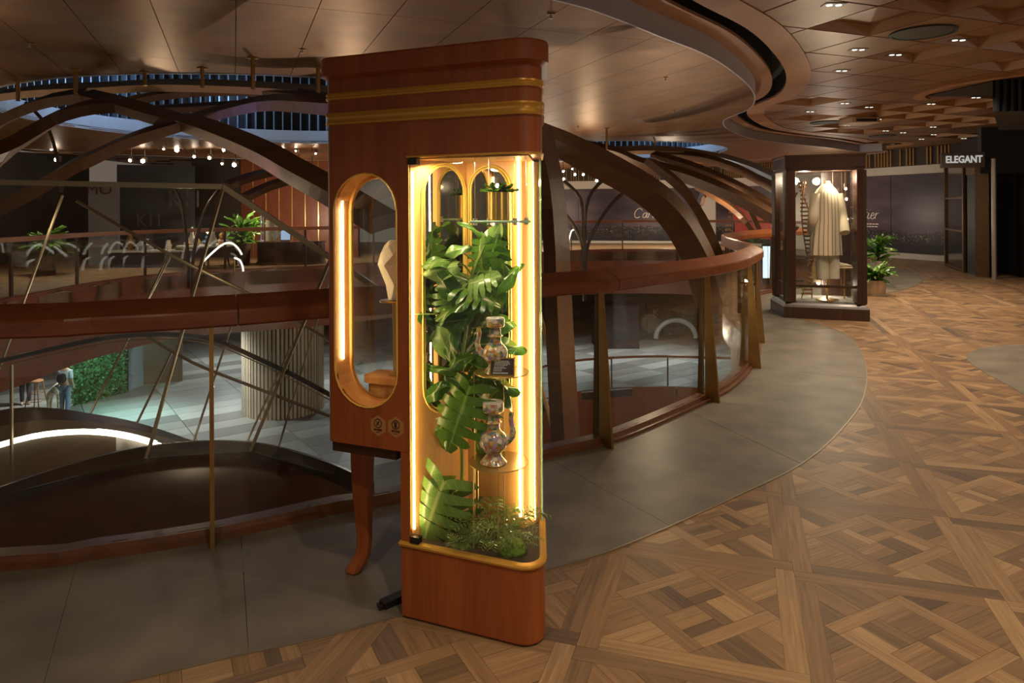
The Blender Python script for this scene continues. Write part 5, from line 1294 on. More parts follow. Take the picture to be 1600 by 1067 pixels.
def skyposter(name, seed, red=False):
    m, nt, b = nodes(name); tc = N(nt, 'ShaderNodeUVMap', uv_map='u'); sp = N(nt, 'ShaderNodeSeparateXYZ'); L(nt, tc.outputs[0], sp.inputs[0])
    no = N(nt, 'ShaderNodeTexNoise'); no.inputs['Scale'].default_value = 2.2; no.inputs['Detail'].default_value = 5
    mp = N(nt, 'ShaderNodeMapping'); mp.inputs['Location'].default_value = (seed, seed*.7, 0); mp.inputs['Scale'].default_value = (.5, 1.4, 1); L(nt, tc.outputs[0], mp.inputs[0]); L(nt, mp.outputs[0], no.inputs['Vector'])
    sky = ramp(nt, [(.30, (.018, .012, .022)), (.46, (.040, .024, .040)), (.58, (.085, .048, .064)), (.72, (.125, .075, .088))]); L(nt, no.outputs['Fac'], sky.inputs['Fac'])
    # city: small lights on black below the skyline
    mp2 = N(nt, 'ShaderNodeMapping'); mp2.inputs['Scale'].default_value = (60, 75, 1); L(nt, tc.outputs[0], mp2.inputs[0])
    vo = N(nt, 'ShaderNodeTexVoronoi'); vo.inputs['Scale'].default_value = 1; L(nt, mp2.outputs[0], vo.inputs['Vector'])
    dt = N(nt, 'ShaderNodeMapRange'); dt.inputs['From Min'].default_value = .18; dt.inputs['From Max'].default_value = .50; dt.inputs['To Min'].default_value = 1; dt.inputs['To Max'].default_value = 0; L(nt, vo.outputs['Distance'], dt.inputs['Value'])
    cc = ramp(nt, [(0, (.75, .46, .2)), (.4, (.9, .7, .4)), (.7, (.7, .6, .6)), (.9, (.7, .3, .18))]); s2 = N(nt, 'ShaderNodeSeparateColor'); L(nt, vo.outputs['Color'], s2.inputs[0]); L(nt, s2.outputs[0], cc.inputs['Fac'])
    n3 = N(nt, 'ShaderNodeTexNoise'); n3.inputs['Scale'].default_value = 9; L(nt, tc.outputs[0], n3.inputs['Vector'])
    ht = N(nt, 'ShaderNodeMath', operation='MULTIPLY_ADD'); ht.inputs[1].default_value = .16; ht.inputs[2].default_value = .19; L(nt, n3.outputs['Fac'], ht.inputs[0])
    lt_ = N(nt, 'ShaderNodeMath', operation='LESS_THAN'); L(nt, sp.outputs[1], lt_.inputs[0]); L(nt, ht.outputs[0], lt_.inputs[1])
    gt_ = N(nt, 'ShaderNodeMapRange'); gt_.inputs['From Min'].default_value = .10; gt_.inputs['From Max'].default_value = .17; L(nt, sp.outputs[1], gt_.inputs['Value'])
    am0 = N(nt, 'ShaderNodeMath', operation='MULTIPLY'); L(nt, dt.outputs[0], am0.inputs[0]); L(nt, gt_.outputs[0], am0.inputs[1])
    s3 = N(nt, 'ShaderNodeSeparateColor'); L(nt, vo.outputs['Color'], s3.inputs[0]); pw_ = N(nt, 'ShaderNodeMath', operation='POWER'); pw_.inputs[1].default_value = 2.5; L(nt, s3.outputs[1], pw_.inputs[0])
    n5 = N(nt, 'ShaderNodeMapRange'); n5.inputs['From Min'].default_value = .35; n5.inputs['From Max'].default_value = .6; L(nt, n3.outputs['Fac'], n5.inputs['Value'])
    am1 = N(nt, 'ShaderNodeMath', operation='MULTIPLY'); L(nt, am0.outputs[0], am1.inputs[0]); L(nt, pw_.outputs[0], am1.inputs[1]); am = N(nt, 'ShaderNodeMath', operation='MULTIPLY'); L(nt, am1.outputs[0], am.inputs[0]); L(nt, n5.outputs[0], am.inputs[1])
    city = N(nt, 'ShaderNodeMix', data_type='RGBA'); city.inputs[6].default_value = (.012, .009, .013, 1); L(nt, am.outputs[0], city.inputs[0]); L(nt, cc.outputs['Color'], city.inputs[7])
    mx = N(nt, 'ShaderNodeMix', data_type='RGBA'); L(nt, lt_.outputs[0], mx.inputs[0]); L(nt, sky.outputs['Color'], mx.inputs[6]); L(nt, city.outputs[2], mx.inputs[7])
    L(nt, mx.outputs[2], b.inputs['Base Color']); b.inputs['Roughness'].default_value = .45; return m
def poster(a, b, z0, z1, mat, name, label):
    a, b = Vector(a), Vector(b); d = (b-a).normalized(); n = Vector((d.y, -d.x)); a = a+n*.03; b = b+n*.03
    o = MB().prism([a, b, b-n*.02, a-n*.02], z0, z1).build(name, mat); me = o.data; ul = me.uv_layers.new(name='u')
    w = (b-a).length
    for lp, u in zip(me.loops, ul.data):
        c = me.vertices[lp.vertex_index].co; u.uv = ((Vector((c.x, c.y))-a).dot(d)/(z1-z0), (c.z-z0)/(z1-z0))
    tag(o, label, 'poster'); return o, a, d, n
pr = plain('poster_letter', (.85, .74, .70), .4)
GLY = {'C': [[(.95, .78), (.82, .98), (.55, 1.0), (.28, .78), (.12, .42), (.18, .08), (.42, -.02), (.68, .1)]], 'a': [[(.5, .5), (.25, .48), (.05, .22), (.12, .0), (.35, .1), (.55, .5), (.42, .1), (.52, 0), (.68, .12)]],
       'r': [[(.08, .5), (-.04, 0)], [(.02, .25), (.2, .48), (.38, .46)]], 't': [[(.28, .85), (.02, .1), (.12, 0), (.28, .1)], [(-.02, .52), (.38, .55)]], 'i': [[(.16, .5), (.02, .08), (.12, 0), (.25, .1)], [(.24, .72), (.26, .76)]],
       'e': [[(.05, .24), (.35, .32), (.38, .46), (.22, .5), (.04, .26), (.06, .04), (.22, -.01), (.42, .14)]]}
ADV = {'C': .95, 'a': .66, 'r': .44, 't': .34, 'i': .32, 'e': .5}
def script(word, parent, o3, right, up, h, out):
    x = 0
    for ch in word:
        q = MB()
        for st_ in GLY[ch]:
            pts = catmull([(o3+right*(x+p[0])*h+up*p[1]*h+out*.012) for p in st_], h*.05) if len(st_) > 2 else [o3+right*(x+p[0])*h+up*p[1]*h+out*.012 for p in st_]
            q.tube(pts, h*.042, 5)
        q.build('letter', pr, parent); x += ADV[ch]
def letters(o, a, d, n, px, py, h):
    u = ray(px, py)[0]; s = (u*a.y-a.x)/(d.x-u*d.y); p = a+d*s; z = E-ray(px, py)[1]*p.y
    script('Cartier', o, Vector((p.x, p.y, z)), Vector((d.x, d.y, 0)), Vector((0, 0, 1)), h, Vector((n.x, n.y, 0)))
    return p, z
o, a, d, n = poster((1.25, 31.8), (8.25, 30.6), .12, 2.42, skyposter('night_poster_wide', 3.1), 'poster', 'wide purple night skyline poster behind the far handrail, right of the showcase')
p, z = letters(o, a, d, n, 990, 340, .40)
for k in range(4):
    p_ = a+d*(1.75*(k+1)); MB().box(p_.x-.006, p_.x+.006, p_.y-.01, p_.y+.001, .12, 2.42).build('seam', blackm, o)
o, a, d, n = poster((10.92, 23.45), (12.33, 19.8), .18, 2.52, skyposter('night_poster', 1.4), 'poster', 'purple night skyline poster on the wall right of the dark showcase')
p, z = letters(o, a, d, n, 1322, 341, .36)
for k, (l, zz) in enumerate(((.78, z-.17), (.70, z-.25))):
    q = MB(); x = 0; rr = random.Random(k)
    while x < l: w_ = rr.uniform(.05, .12); p0 = Vector((p.x, p.y, zz))+Vector((d.x, d.y, 0))*(x+.45)+Vector((n.x, n.y, 0))*.012; q.bar(p0, p0+Vector((d.x, d.y, 0))*w_, .006, .03); x += w_+.03
    q.build('small_print', pr, o)
for s in (.0, 2.05): p_ = a+d*s; MB().box(p_.x-.008, p_.x+.008, p_.y-.012, p_.y+.001, .18, 2.52).build('seam', blackm, o)
redm = plain('red_print', (.35, .03, .02), .5); amb = plain('amber_print', (.55, .26, .08), .5)
o, a, d, n = poster((8.8, 30.2), (10.55, 26.9), .12, 2.42, skyposter('night_poster_red', 6.2), 'poster', 'night poster with red building and lit tower, left of the dark showcase')
q = MB(); 
def onp(s, z): p = a+d*s; return Vector((p.x+n.x*.008, p.y+n.y*.008, z))
MB().add([onp(1.0, .3), onp(3.7, .3), onp(3.7, 1.45), onp(1.5, 1.75), onp(1.0, 1.6)], [(0, 1, 2, 3, 4)]).build('red_facade', redm, o)
for k in range(11):
    for j in range(4):
        if abs(j-1.5) < 2-k*.15:
            c = onp(.55+k*.045+j*.09-k*.012, .4+k*.18); q.bar(c, c+Vector((0, 0, .10)), .05, .01, (1, 0, 0))
q.build('tower_lights', amb, o)
# ------------------------------------------------------------------ right side shopfronts
wr = bpy.data.objects.new('wall_right', None); COL.objects.link(wr); wr['kind'] = 'structure'
MB().prism([Vector(p) for p in ((12.35, 19.75), (11.25, 15.6), (11.35, 9), (13.4, 9), (13.4, 20))], 0, ZC+.1).build('wall_core', blackmat, wr)
bz = plain('bronze_panel', (.13, .075, .035), .35, .5, var=.2); smoke = plain('smoked_glass', (.03, .026, .022), .12)
def onw(px, py, off=0.0): # on the line of the shopfront
    g = flr(px, py); return Vector((g.x-off, g.y-off*.25))
a, b = onw(1479, 414.5, .02), onw(1509, 426, .02)
dr = bpy.data.objects.new('door_1', None); COL.objects.link(dr); dr['kind'] = 'structure'
wallseg(a, b, 0.02, 2.62, 'door_leaf', smoke, dr, .05)
for f_ in (0, .96): p_ = a.lerp(b, f_); q_ = a.lerp(b, f_+.06); wallseg(p_, q_, 0, 2.68, 'door_stile', bz, dr, .05, .04)
for z in (.02, .95, 1.75, 2.60): wallseg(a, b, z, z+.05, 'door_rail', bz, dr, .05, .035)
a2, b2 = onw(1531, 432, .12), onw(1553, 433, .12)
wallseg(a2, b2, 0, 2.54, 'pilaster', bz, wr, .3); a3 = onw(1512, 427), onw(1530, 431)
wallseg(a3[0], a3[1], 0, 2.6, 'recess', blackmat, wr, .05); wallseg(a3[0], a3[1], 2.3, 2.6, 'recess_head', bz, wr, .05, .03)  # flat black slab painted as the darkness of the doorway opening
pp_ = onw(1557, 436, .05); tag(MB().tube([(pp_.x, pp_.y, 0), (pp_.x, pp_.y, 2.6)], .05, 10).build('steel_pipe', plain('pipe_steel', (.45, .40, .34), .4, .8), None, True), 'vertical steel pipe beside the bronze pilaster at the right shopfront', 'pipe')
sg = at(1505, 249.5, 15.4); sgd = Vector((.97, -.25)).normalized()
so = thing('shop_sign', 'dark bronze shop sign with bold white capital letters over the right entrance', 'sign', tuple(sg))
wallseg(Vector((sg.x, sg.y))-sgd*.42, Vector((sg.x, sg.y))+sgd*.42, sg.z-.17, sg.z+.16, 'sign_board', plain('sign_bronze', (.09, .06, .035), .5), so, .12)
text('lettering', 'ELEGANT', .215, emit('sign_white', (1, .95, .88), .45), so, (sg.x-sgd.y*-.015, sg.y-.03, sg.z), (sgd.x, sgd.y, 0), (0, 0, 1), .006, .006, sx=.78)
bar_ = thing('sign_header', 'dark header box above the shop sign at the right', 'header', (sg.x, sg.y, 0)); wallseg(Vector((sg.x, sg.y))+sgd*.50+Vector((0, .25)), Vector((sg.x, sg.y))+sgd*1.7+Vector((0, .25)), sg.z-.3, ZC, 'header_box', blackmat, bar_, .2)
# ribbed black bulkhead with curved lip
bk = thing('bulkhead', 'black ribbed bulkhead hanging from the ceiling at the far right', 'bulkhead', (7.6, 9.8, ZC))
b0 = at(1551, 120, 9.6); MB().prism([Vector((b0.x, 9.6)), Vector((b0.x+2.4, 9.6)), Vector((b0.x+3.2, 12)), Vector((b0.x*12/9.6+.1, 12))], E+1.28, ZC-.013).build('bulkhead_core', blackmat, bk)
for k in range(12): MB().box(b0.x+.02+k*.1, b0.x+.06+k*.1, 9.56, 9.6, E+1.28, ZC).build('rib', blackm, bk)
lp = catmull([Vector((b0.x+1.2, 7.9)), Vector((b0.x+.3, 9.0)), Vector((b0.x-.25, 9.9)), Vector((b0.x-.2, 10.8)), Vector((b0.x+.1, 11.2))], .08); lo_ = offset(lp, -.16)
MB().loft([[(p.x, p.y, ZC-.03), (p.x, p.y, ZC+.02), (q_.x, q_.y, ZC+.02), (q_.x, q_.y, ZC-.03)] for p, q_ in zip(lp, lo_)]).build('curved_lip', bandm, bk, True, .5)
MB().prism([Vector((b0.x+.1, 9.3)), Vector((b0.x+1.3, 8.3)), Vector((b0.x+2, 11)), Vector((b0.x-.1, 11))], ZC-.012, ZC-.004).build('opening', blackmat, bk)  # last piece is a flat black sheet for the darkness inside the hole

# ------------------------------------------------------------------ dark showcase at the bend of the walkway
def D2v(p): return Vector((p.x, p.y))
FR, FL, BLc = D2v(flr(1352, 501.5)), D2v(flr(1229, 496)), D2v(flr(1216, 488))
fd = (FR-FL).normalized(); BRc = FR+Vector((.16, .85)); BLc = FL+(BLc-FL).normalized()*.75
cas = thing('dark_showcase', 'dark wooden glass showcase with a striped coat inside, at the bend of the walkway', 'showcase', (FL.x+.5, FL.y+.3, 0))
PLC = [FL, FR, BRc, BLc]
gz = lambda d: grow(PLC, d)
def cring(prof, name, mat): MB().loft([[(p.x, p.y, z) for p in gz(o)] for o, z in prof]).build(name, mat, cas)
cring([(.045, 0), (.045, .16), (.03, .19), (.01, .22), (0, .23)], 'plinth', darkwood)
cring([(0, 2.10), (.0, 2.13), (.012, 2.15), (.012, 2.29), (.02, 2.31), (.02, 2.33)], 'cornice', darkwood)
cin = sum(PLC, Vector((0, 0)))/4
for c in PLC:
    for k, (m_, r) in enumerate(((0.10, .07), (.02, .035), (.02, .022))):
        q_ = c.lerp(cin, .10 if k == 0 else (.03 if k == 1 else .0))
        if k == 0: MB().prism(rounded([q_+Vector((-r, -r)), q_+Vector((r, -r)), q_+Vector((r, r)), q_+Vector((-r, r))], [.01]*4, 2), .23, 2.10).build('corner_post', darkwood, cas)
        else: MB().tube([(q_.x, q_.y, .23), (q_.x, q_.y, 2.10)], r, 10).build('corner_bead', darkwood if k == 1 else bronze, cas, True)
for i in range(4):
    a, b = PLC[i].lerp(cin, .06), PLC[(i+1) % 4].lerp(cin, .06); d = (b-a).normalized(); a_ = a+d*.1; b_ = b-d*.1
    MB().prism([a_, b_, b_+Vector((-d.y, d.x))*.01, a_+Vector((-d.y, d.x))*.01], .23, 2.10).build('glass_pane', clear, cas)
    MB().bar((a_.x, a_.y, .46), (b_.x, b_.y, .46), .05, .035).build('rail', bronze, cas)
MB().prism([p.lerp(cin, .1) for p in PLC], .23, .25).build('deck', plain('pale_deck', (.42, .40, .38), .6, var=.6, vscale=9), cas)
tlc = PLC[1].lerp(cin, .5)
def cmat():
    m, nt, b = nodes('striped_cloth'); uv = N(nt, 'ShaderNodeUVMap', uv_map='u'); sx = N(nt, 'ShaderNodeSeparateXYZ'); L(nt, uv.outputs[0], sx.inputs[0])
    mm = N(nt, 'ShaderNodeMath', operation='MULTIPLY'); mm.inputs[1].default_value = 22; L(nt, sx.outputs[0], mm.inputs[0]); fr_ = N(nt, 'ShaderNodeMath', operation='FRACT'); L(nt, mm.outputs[0], fr_.inputs[0])
    r = ramp(nt, [(0, (.66, .55, .40)), (.55, (.66, .55, .40)), (.6, (.30, .20, .12)), (.8, (.42, .30, .19)), (.85, (.66, .55, .40))]); r.color_ramp.interpolation = 'CONSTANT'; L(nt, fr_.outputs[0], r.inputs['Fac']); L(nt, r.outputs['Color'], b.inputs['Base Color']); b.inputs['Roughness'].default_value = .85; return m
stripe = cmat(); linen = plain('cream_linen', (.70, .62, .50), .85, var=.1); 
mc = Vector((ray(1292, 400)[0]*10.05, 10.05))
mn = thing('dressed_mannequin', 'headless mannequin in striped cream coat and trousers, back turned, inside dark showcase', 'mannequin', (mc.x, mc.y, .25))
def garment(rings, name, mat, parent, seg=28, fold=.0, seed=0):
    rr = random.Random(seed); ph = [rr.uniform(0, 6) for _ in range(3)]; R_ = []
    for (x, y, z, rx, ry, am) in rings:
        R_.append([(x+(rx*(1+am*math.sin(7*t+ph[0])+am*.6*math.sin(11*t+ph[1])))*math.cos(t), y+(ry*(1+am*math.sin(5*t+ph[2])))*math.sin(t), z) for t in [2*PI*k/seg for k in range(seg)]])
    m = MB().loft(R_); o = m.build(name, mat, parent, True, 1.2); me = o.data; ul = me.uv_layers.new(name='u')
    for pl_ in me.polygons:
        for li in pl_.loop_indices:
            vi = me.loops[li].vertex_index; k = vi % seg; ul.data[li].uv = ((1.0 if (k == 0 and any(me.loops[j].vertex_index % seg == seg-1 for j in pl_.loop_indices)) else k/seg), 0)
    return o
X, Y = mc.x, mc.y
garment([(X-.01, Y, .90, .225, .17, .09), (X-.01, Y, 1.15, .215, .165, .06), (X, Y, 1.4, .195, .15, .03), (X, Y, 1.62, .185, .14, .015), (X, Y, 1.76, .175, .125, .01), (X, Y, 1.83, .14, .10, .0), (X, Y, 1.88, .09, .075, 0), (X, Y, 1.915, .07, .065, 0)], 'coat', stripe, mn, 36, seed=1)
for sg_, el in ((1, 1.42), (-1, 1.40)):
    sh_ = Vector((X+sg_*.145, Y, 1.77)); eb = Vector((X+sg_*.205, Y-.03, el)); wr_ = Vector((X+sg_*(.19 if sg_ > 0 else .17), Y-(.15 if sg_ > 0 else -.10), 1.22))
    MB().tube(catmull([sh_, sh_.lerp(eb, .5), eb, wr_], .05), [.085, .085, .083, .082, .080, .078, .076, .074, .072, .070, .068, .066, .066, .066, .066, .066][:len(catmull([sh_, sh_.lerp(eb, .5), eb, wr_], .05))], 14).build('sleeve', linen if 0 else stripe, mn, True)
for sg_ in (-1, 1): garment([(X+sg_*.075+.02, Y, .56, .078, .085, .04), (X+sg_*.075+.015, Y, .75, .085, .09, .03), (X+sg_*.075, Y, 1.0, .092, .10, .0)], 'trouser_leg', linen, mn, 20, seed=sg_+3)
MB().lathe([(0, 0), (.055, 0), (.055, .03), (.045, .05), (0, .055)], 16, (X, Y, 1.905)).build('neck_cap', plain('neck_wood', (.42, .20, .08), .5), mn, True)
MB().tube([(X, Y, .25), (X, Y, .95)], .014, 8).build('pole', brushed, mn, True); MB().lathe([(0, 0), (.16, 0), (.16, .012), (0, .014)], 24, (X, Y, .251)).build('foot_plate', brushed, mn, True)
lad = thing('spiral_ladder', 'spiral column of small wooden rungs inside the dark showcase, left of the coat', 'sculpture', (X-.33, Y+.05, .25)); rungm = wood('rung_wood', (.20, .08, .03), (.36, .17, .07), stretch=(5, 5, 5)); me = None
lxx = Vector((ray(1260, 400)[0]*10.25, 10.25))
for k in range(28):
    t = k/27; z = .32+1.62*t; a = 2.6*t*PI*.6; cx_ = lxx.x+.06*math.sin(t*4.5)
    m4 = Matrix.Translation((cx_, lxx.y, z)) @ Matrix.Rotation(a, 4, 'Z')
    if me is None: o = MB().box(-.07, .07, -.03, .03, -.013, .013).build('rung', rungm, lad); me = o.data
    else: o = link('rung', me, lad)
    o.matrix_basis = m4
for sg_ in (-1, 1): MB().tube([(lxx.x+.06*math.sin(t/19*4.5)+sg_*.075*math.cos(2.6*t/19*PI*.6), lxx.y+sg_*.075*math.sin(2.6*t/19*PI*.6), .25+1.72*t/19) for t in range(20)], .009, 6).build('side_rail', rungm, lad, True)
shp = Vector((ray(1319, 420)[0]*10.15, 10.15)); pl_ = thing('shoe_shelf', 'small round pale shelf on a slim post inside the dark showcase', 'shelf', (shp.x, shp.y, .25))
MB().lathe([(0, 0), (.11, 0), (.115, .015), (0, .018)], 24, (shp.x, shp.y, .70)).build('disc', linen, pl_, True); MB().tube([(shp.x, shp.y, .25), (shp.x, shp.y, .70)], .012, 6).build('post', brushed, pl_)
sk = thing('pale_shoe', 'pale slipper on the round shelf beside the striped coat', 'shoe', (shp.x, shp.y, .72))
MB().loft([[(shp.x+x+0, shp.y+w_*math.cos(t), .719+h_*(.5+.5*math.sin(t))) for t in [2*PI*k/12 for k in range(12)]] for x, w_, h_ in ((-.10, .02, .06), (-.08, .032, .07), (-.02, .034, .055), (.05, .040, .04), (.09, .034, .028), (.11, .012, .015))]).build('upper', linen, sk, True)
MB().prism(rounded([Vector((shp.x-.1, shp.y-.035)), Vector((shp.x+.11, shp.y-.035)), Vector((shp.x+.11, shp.y+.035)), Vector((shp.x-.1, shp.y+.035))], [.03]*4, 5), .7185, .724).build('sole', innerwood, sk)
for (px, py), wd_ in zip(((1321, 310), (1322, 341), (1301, 299), (1320, 294)), ('middle and brightest of the three right of', 'lowest of the three right of', 'small one just over the shoulder of', 'topmost of the three right of')):
    p = at(px, py, 10.3); o = thing('case_spotlight', 'tiny case spotlight, %s the striped coat' % wd_, 'spotlight', tuple(p), 'spotlights inside the dark showcase')
    MB().lathe([(0, -.0), (.03, 0), (.03, .07), (0, .07)], 10, tuple(p)).build('can', bronze, o, True)
    bm = bmesh.new(); bmesh.ops.create_icosphere(bm, subdivisions=1, radius=.018); me = bpy.data.meshes.new('bulb'); bm.to_mesh(me); bm.free(); me.transform(Matrix.Translation(p+Vector((0, -.03, -.01)))); me.materials.append(bulbm); link('bulb', me, o)
    MB().tube([(p.x, p.y, p.z+.07), (p.x, p.y, 2.10)], .006, 5).build('stem', bronze, o)
point(tlc.x-.1, tlc.y-.1, 2.0, 30, (1, .82, .58), .06); wallseg(BRc.lerp(cin, .14), BRc.lerp(BLc, .34).lerp(cin, .14), .25, 2.1, 'inner_panel', darkwood, cas, .02)
point(FL.x+.35, FL.y+.2, 2.0, 24, (1, .82, .58), .06); point(FL.x+.7, FL.y+.35, .42, 4, (1, .82, .6), .04)
# ------------------------------------------------------------------ planters right of the dark showcase and across the void
def bush(px, py, D, pot_r, pot_h, leafn, spread, hgt, label, plabel, potmat, kind='slim', gp_=None, base=None):
    g = flr(px, py) if base is None else base
    po = thing('planter', plabel, 'planter', tuple(g)); MB().lathe([(0, 0), (pot_r*.92, 0), (pot_r, pot_h*.5), (pot_r, pot_h), (pot_r*.9, pot_h), (pot_r*.9, pot_h*.9), (0, pot_h*.9)], 28, tuple(g)).build('bowl', potmat, po, True, .6)
    pl2 = thing('potted_plant', label, 'plant', (g.x, g.y, g.z+pot_h*.9)); rd = random.Random(int(px))
    for k in range(leafn):
        a = rd.uniform(0, 2*PI); el = rd.uniform(.2, 1.3); d = Vector((math.cos(a)*math.cos(el), math.sin(a)*math.cos(el), math.sin(el)))
        st_ = Vector((g.x, g.y, g.z+pot_h*.9)); b = st_+Vector((math.cos(a), math.sin(a), 0))*pot_r*.6*rd.random()+UP*hgt*.55*rd.random()**.7
        put_leaf(pl2, kind, rd.choice('ggdp'), b, d, UP-d*.3+Vector((rd.uniform(-.3, .3),)*3), spread*rd.uniform(.7, 1.2))
    MB().tube([(g.x, g.y, g.z+pot_h*.85), (g.x+.02, g.y, g.z+pot_h*.9+hgt*.5)], [.02, .012], 6).build('stem', stemm, pl2)
potm = plain('beige_pot', (.50, .36, .22), .5, var=.15)
bush(1368, 461, 12.6, .17, .27, 60, .24, .35, 'bright leafy plant in the beige pot right of the dark showcase', 'beige round planter right of the dark showcase', potm)
bush(1372, 446, 14.2, .14, .50, 60, .28, .75, 'taller dark green plant in the metal pot behind the beige planter', 'tall pale metal pot behind the beige planter', plain('metal_pot', (.45, .38, .34), .3, .6))
# ------------------------------------------------------------------ concourse across the void on the left
wl = bpy.data.objects.new('wall_left', None); COL.objects.link(wl); wl['kind'] = 'structure'
def onD(px, D): return Vector((ray(px, 350)[0]*D, D))
hoard = plain('charcoal_hoarding', (.022, .024, .028), .4); greyp = plain('pale_grey_panel', (.30, .30, .33), .5)
ho = thing('hoarding', 'wide charcoal hoarding with faint lettering across the void', 'hoarding', (*onD(240, 21.5), 0))
wallseg(onD(183, 21.5), onD(305, 22.5), 0, 3.0, 'hoarding_panel', hoard, ho)
ptx = plain('faint_letter', (.075, .075, .08), .5)
dd = (onD(305, 22.5)-onD(183, 21.5)).normalized()
for px, py, sz in ((237, 345, .55), (293, 312, .75)):
    p = onD(px, 21.4 if px < 260 else 21.9); text('lettering', 'K11', sz, ptx, ho, (p.x, p.y-.12, E-ray(px, py)[1]*p.y), (dd.x, dd.y, 0), (0, 0, 1), .003, sx=.8)
gq = thing('grey_panel', 'tall pale grey panel with dark red letters at its top, across the void', 'panel', (*onD(160, 20.5), 0))
wallseg(onD(138, 20.5), onD(184, 20.5), 0, 2.30, 'panel_board', greyp, gq)
p = onD(156, 20.4); text('lettering', 'MO', .42, plain('dark_red_letter', (.10, .012, .012), .5), gq, (p.x, p.y-.03, E-ray(162, 294)[1]*20.3-.05), (1, 0, 0), (0, 0, 1), .003, sx=1.15)
wallseg(onD(-80, 20), onD(140, 23), 0, 3.4, 'wall_panel', plain('dark_shop', (.035, .028, .022), .4), wl)
wallseg(onD(300, 23.5), onD(385, 23.5), 0, 3.4, 'wall_panel', MATS['dark_shop'], wl)
# red wood wall in vertical boards
rb = [onD(376, 23.4), onD(560, 23.0)]; n = 9
for k in range(n):
    a, b = rb[0].lerp(rb[1], k/n), rb[0].lerp(rb[1], (k+1)/n); d = (b-a).normalized(); a = a+d*.015; b = b-d*.015
    wallseg(a, b, 0, 3.4, 'panel', redwood, wl, .06, (k % 2)*.02)
    if k: p_ = rb[0].lerp(rb[1], k/n); MB().box(p_.x-.012, p_.x+.012, p_.y-.03, p_.y, 0, 3.4).build('brass_strip', brushed, wl)
wallseg(rb[0], rb[1], 0, 3.4, 'wall_core', blackmat, wl, .08, -.07)
# counters
dk = plain('counter_top', (.45, .42, .38), .3)
g = flr(440, 415); ct = thing('round_counter', 'curved dark wooden counter in front of the red panelled wall', 'counter', tuple(g))
cw = 100*g.y/F; arc = [V2(g.x+cw*.55*math.cos(a), g.y+.9+cw*.35*math.sin(a)) for a in [PI+PI*k/20 for k in range(21)]]
MB().prism(arc, 0, .62).build('front', darkwood, ct); MB().prism(offset(arc, .04), .62, .66).build('top', darkwood, ct)
MB().prism(offset(arc, .03), .0, .06).build('kick', plain('kick_wood', (.18, .08, .035), .4), ct)
def item(px, w_, h_, mat, name, label, cat, dy=.5, gz=.66, seg=14):
    p = Vector((ray(px, 400)[0]*(g.y+dy), g.y+dy, gz)); o = thing(name, label, cat, tuple(p))
    return p, o
p, o = item(425, .4, .5, None, 'lamp_cylinder', 'pale cylinder lamp on the curved counter', 'lamp'); MB().lathe([(0, 0), (.17, 0), (.17, .62), (.15, .62), (0, .60)], 24, tuple(p)).build('shade', plain('lamp_paper', (.55, .48, .36), .6), o, True, .6); MB().lathe([(0, 0), (.19, 0), (.19, .02), (0, .02)], 20, (p.x, p.y, p.z)).build('base', brass, o)
for k, px in enumerate((408, 412)):
    p, o = item(px, 0, 0, None, 'glass_candle', ('slim lilac candle nearest the lamp on the curved counter', 'slim lilac candle left of the other on the curved counter')[1-k], 'candle', .45); o['group'] = 'slim candles on the curved counter'
    MB().lathe([(0, 0), (.04, 0), (.03, .04), (.018, .05), (.016, .75), (0, .76)], 10, tuple(p)).build('stick', plain('lilac_wax', (.40, .38, .55), .4) if k == 0 else MATS['lilac_wax'], o, True)
p, o = item(432, 0, 0, None, 'coral_ornament', 'small branching white coral ornament on the curved counter', 'ornament', .35); rr = random.Random(4)
q = MB()
for k in range(9): q.tube([p, p+Vector((rr.uniform(-.15, .15), rr.uniform(-.1, .1), rr.uniform(.15, .4)))], [.03, .012], 5)
q.build('branches', linen, o, True)
p, o = item(446, 0, 0, None, 'tablet_screen', 'small glowing screen on the curved counter', 'screen', .45); MB().bar(p+Vector((-.13, 0, .02)), p+Vector((.13, 0, .02)), .06, .03).build('stand', blackm, o)
MB().box(p.x-.13, p.x+.13, p.y, p.y+.02, p.z+.05, p.z+.42).build('display', emit('screen_glow', (.55, .70, 1.0), .8), o)
p, o = item(390, 0, 0, None, 'gold_ring', 'gold ring ornament at the left end of the curved counter', 'ornament', .55); MB().tube([(p.x+.13*math.cos(a*PI/10), p.y, p.z+.15+.15*math.sin(a*PI/10)) for a in range(21)], .03, 8).build('hoop', gold, o, True); MB().box(p.x-.05, p.x+.05, p.y-.04, p.y+.04, p.z, p.z+.02).build('foot', blackm, o)
# long counter left
g2 = flr(225, 418); c2_ = thing('long_counter', 'long dark counter with pale top in front of the charcoal hoarding', 'counter', tuple(g2)); wv = 55*g2.y/F
MB().box(g2.x-wv, g2.x+wv, g2.y, g2.y+.7, 0, .42).build('front', hoard, c2_); MB().box(g2.x-wv-.03, g2.x+wv+.03, g2.y-.04, g2.y+.74, .42, .47).build('top', dk, c2_)
for k, (dx, w_, h_, mt, lab) in enumerate(((-.55, .10, .55, brass, 'gold vase leaning on the long pale counter'), (-.15, .22, .32, greyp, 'grey box on the long pale counter'), (.55, .08, .28, potm, 'beige cylinder on the long pale counter'), (.9, .20, .12, gold, 'glowing gold dish at the right end of the long counter'))):
    o = thing('counter_display', lab, 'display', (g2.x+dx, g2.y+.3, .47)); MB().lathe([(0, 0), (w_*.7, 0), (w_, h_*.45), (w_*.5, h_*.8), (w_*.55, h_), (0, h_)], 14, (g2.x+dx, g2.y+.3, .47)).build('body', mt, o, True, .8)
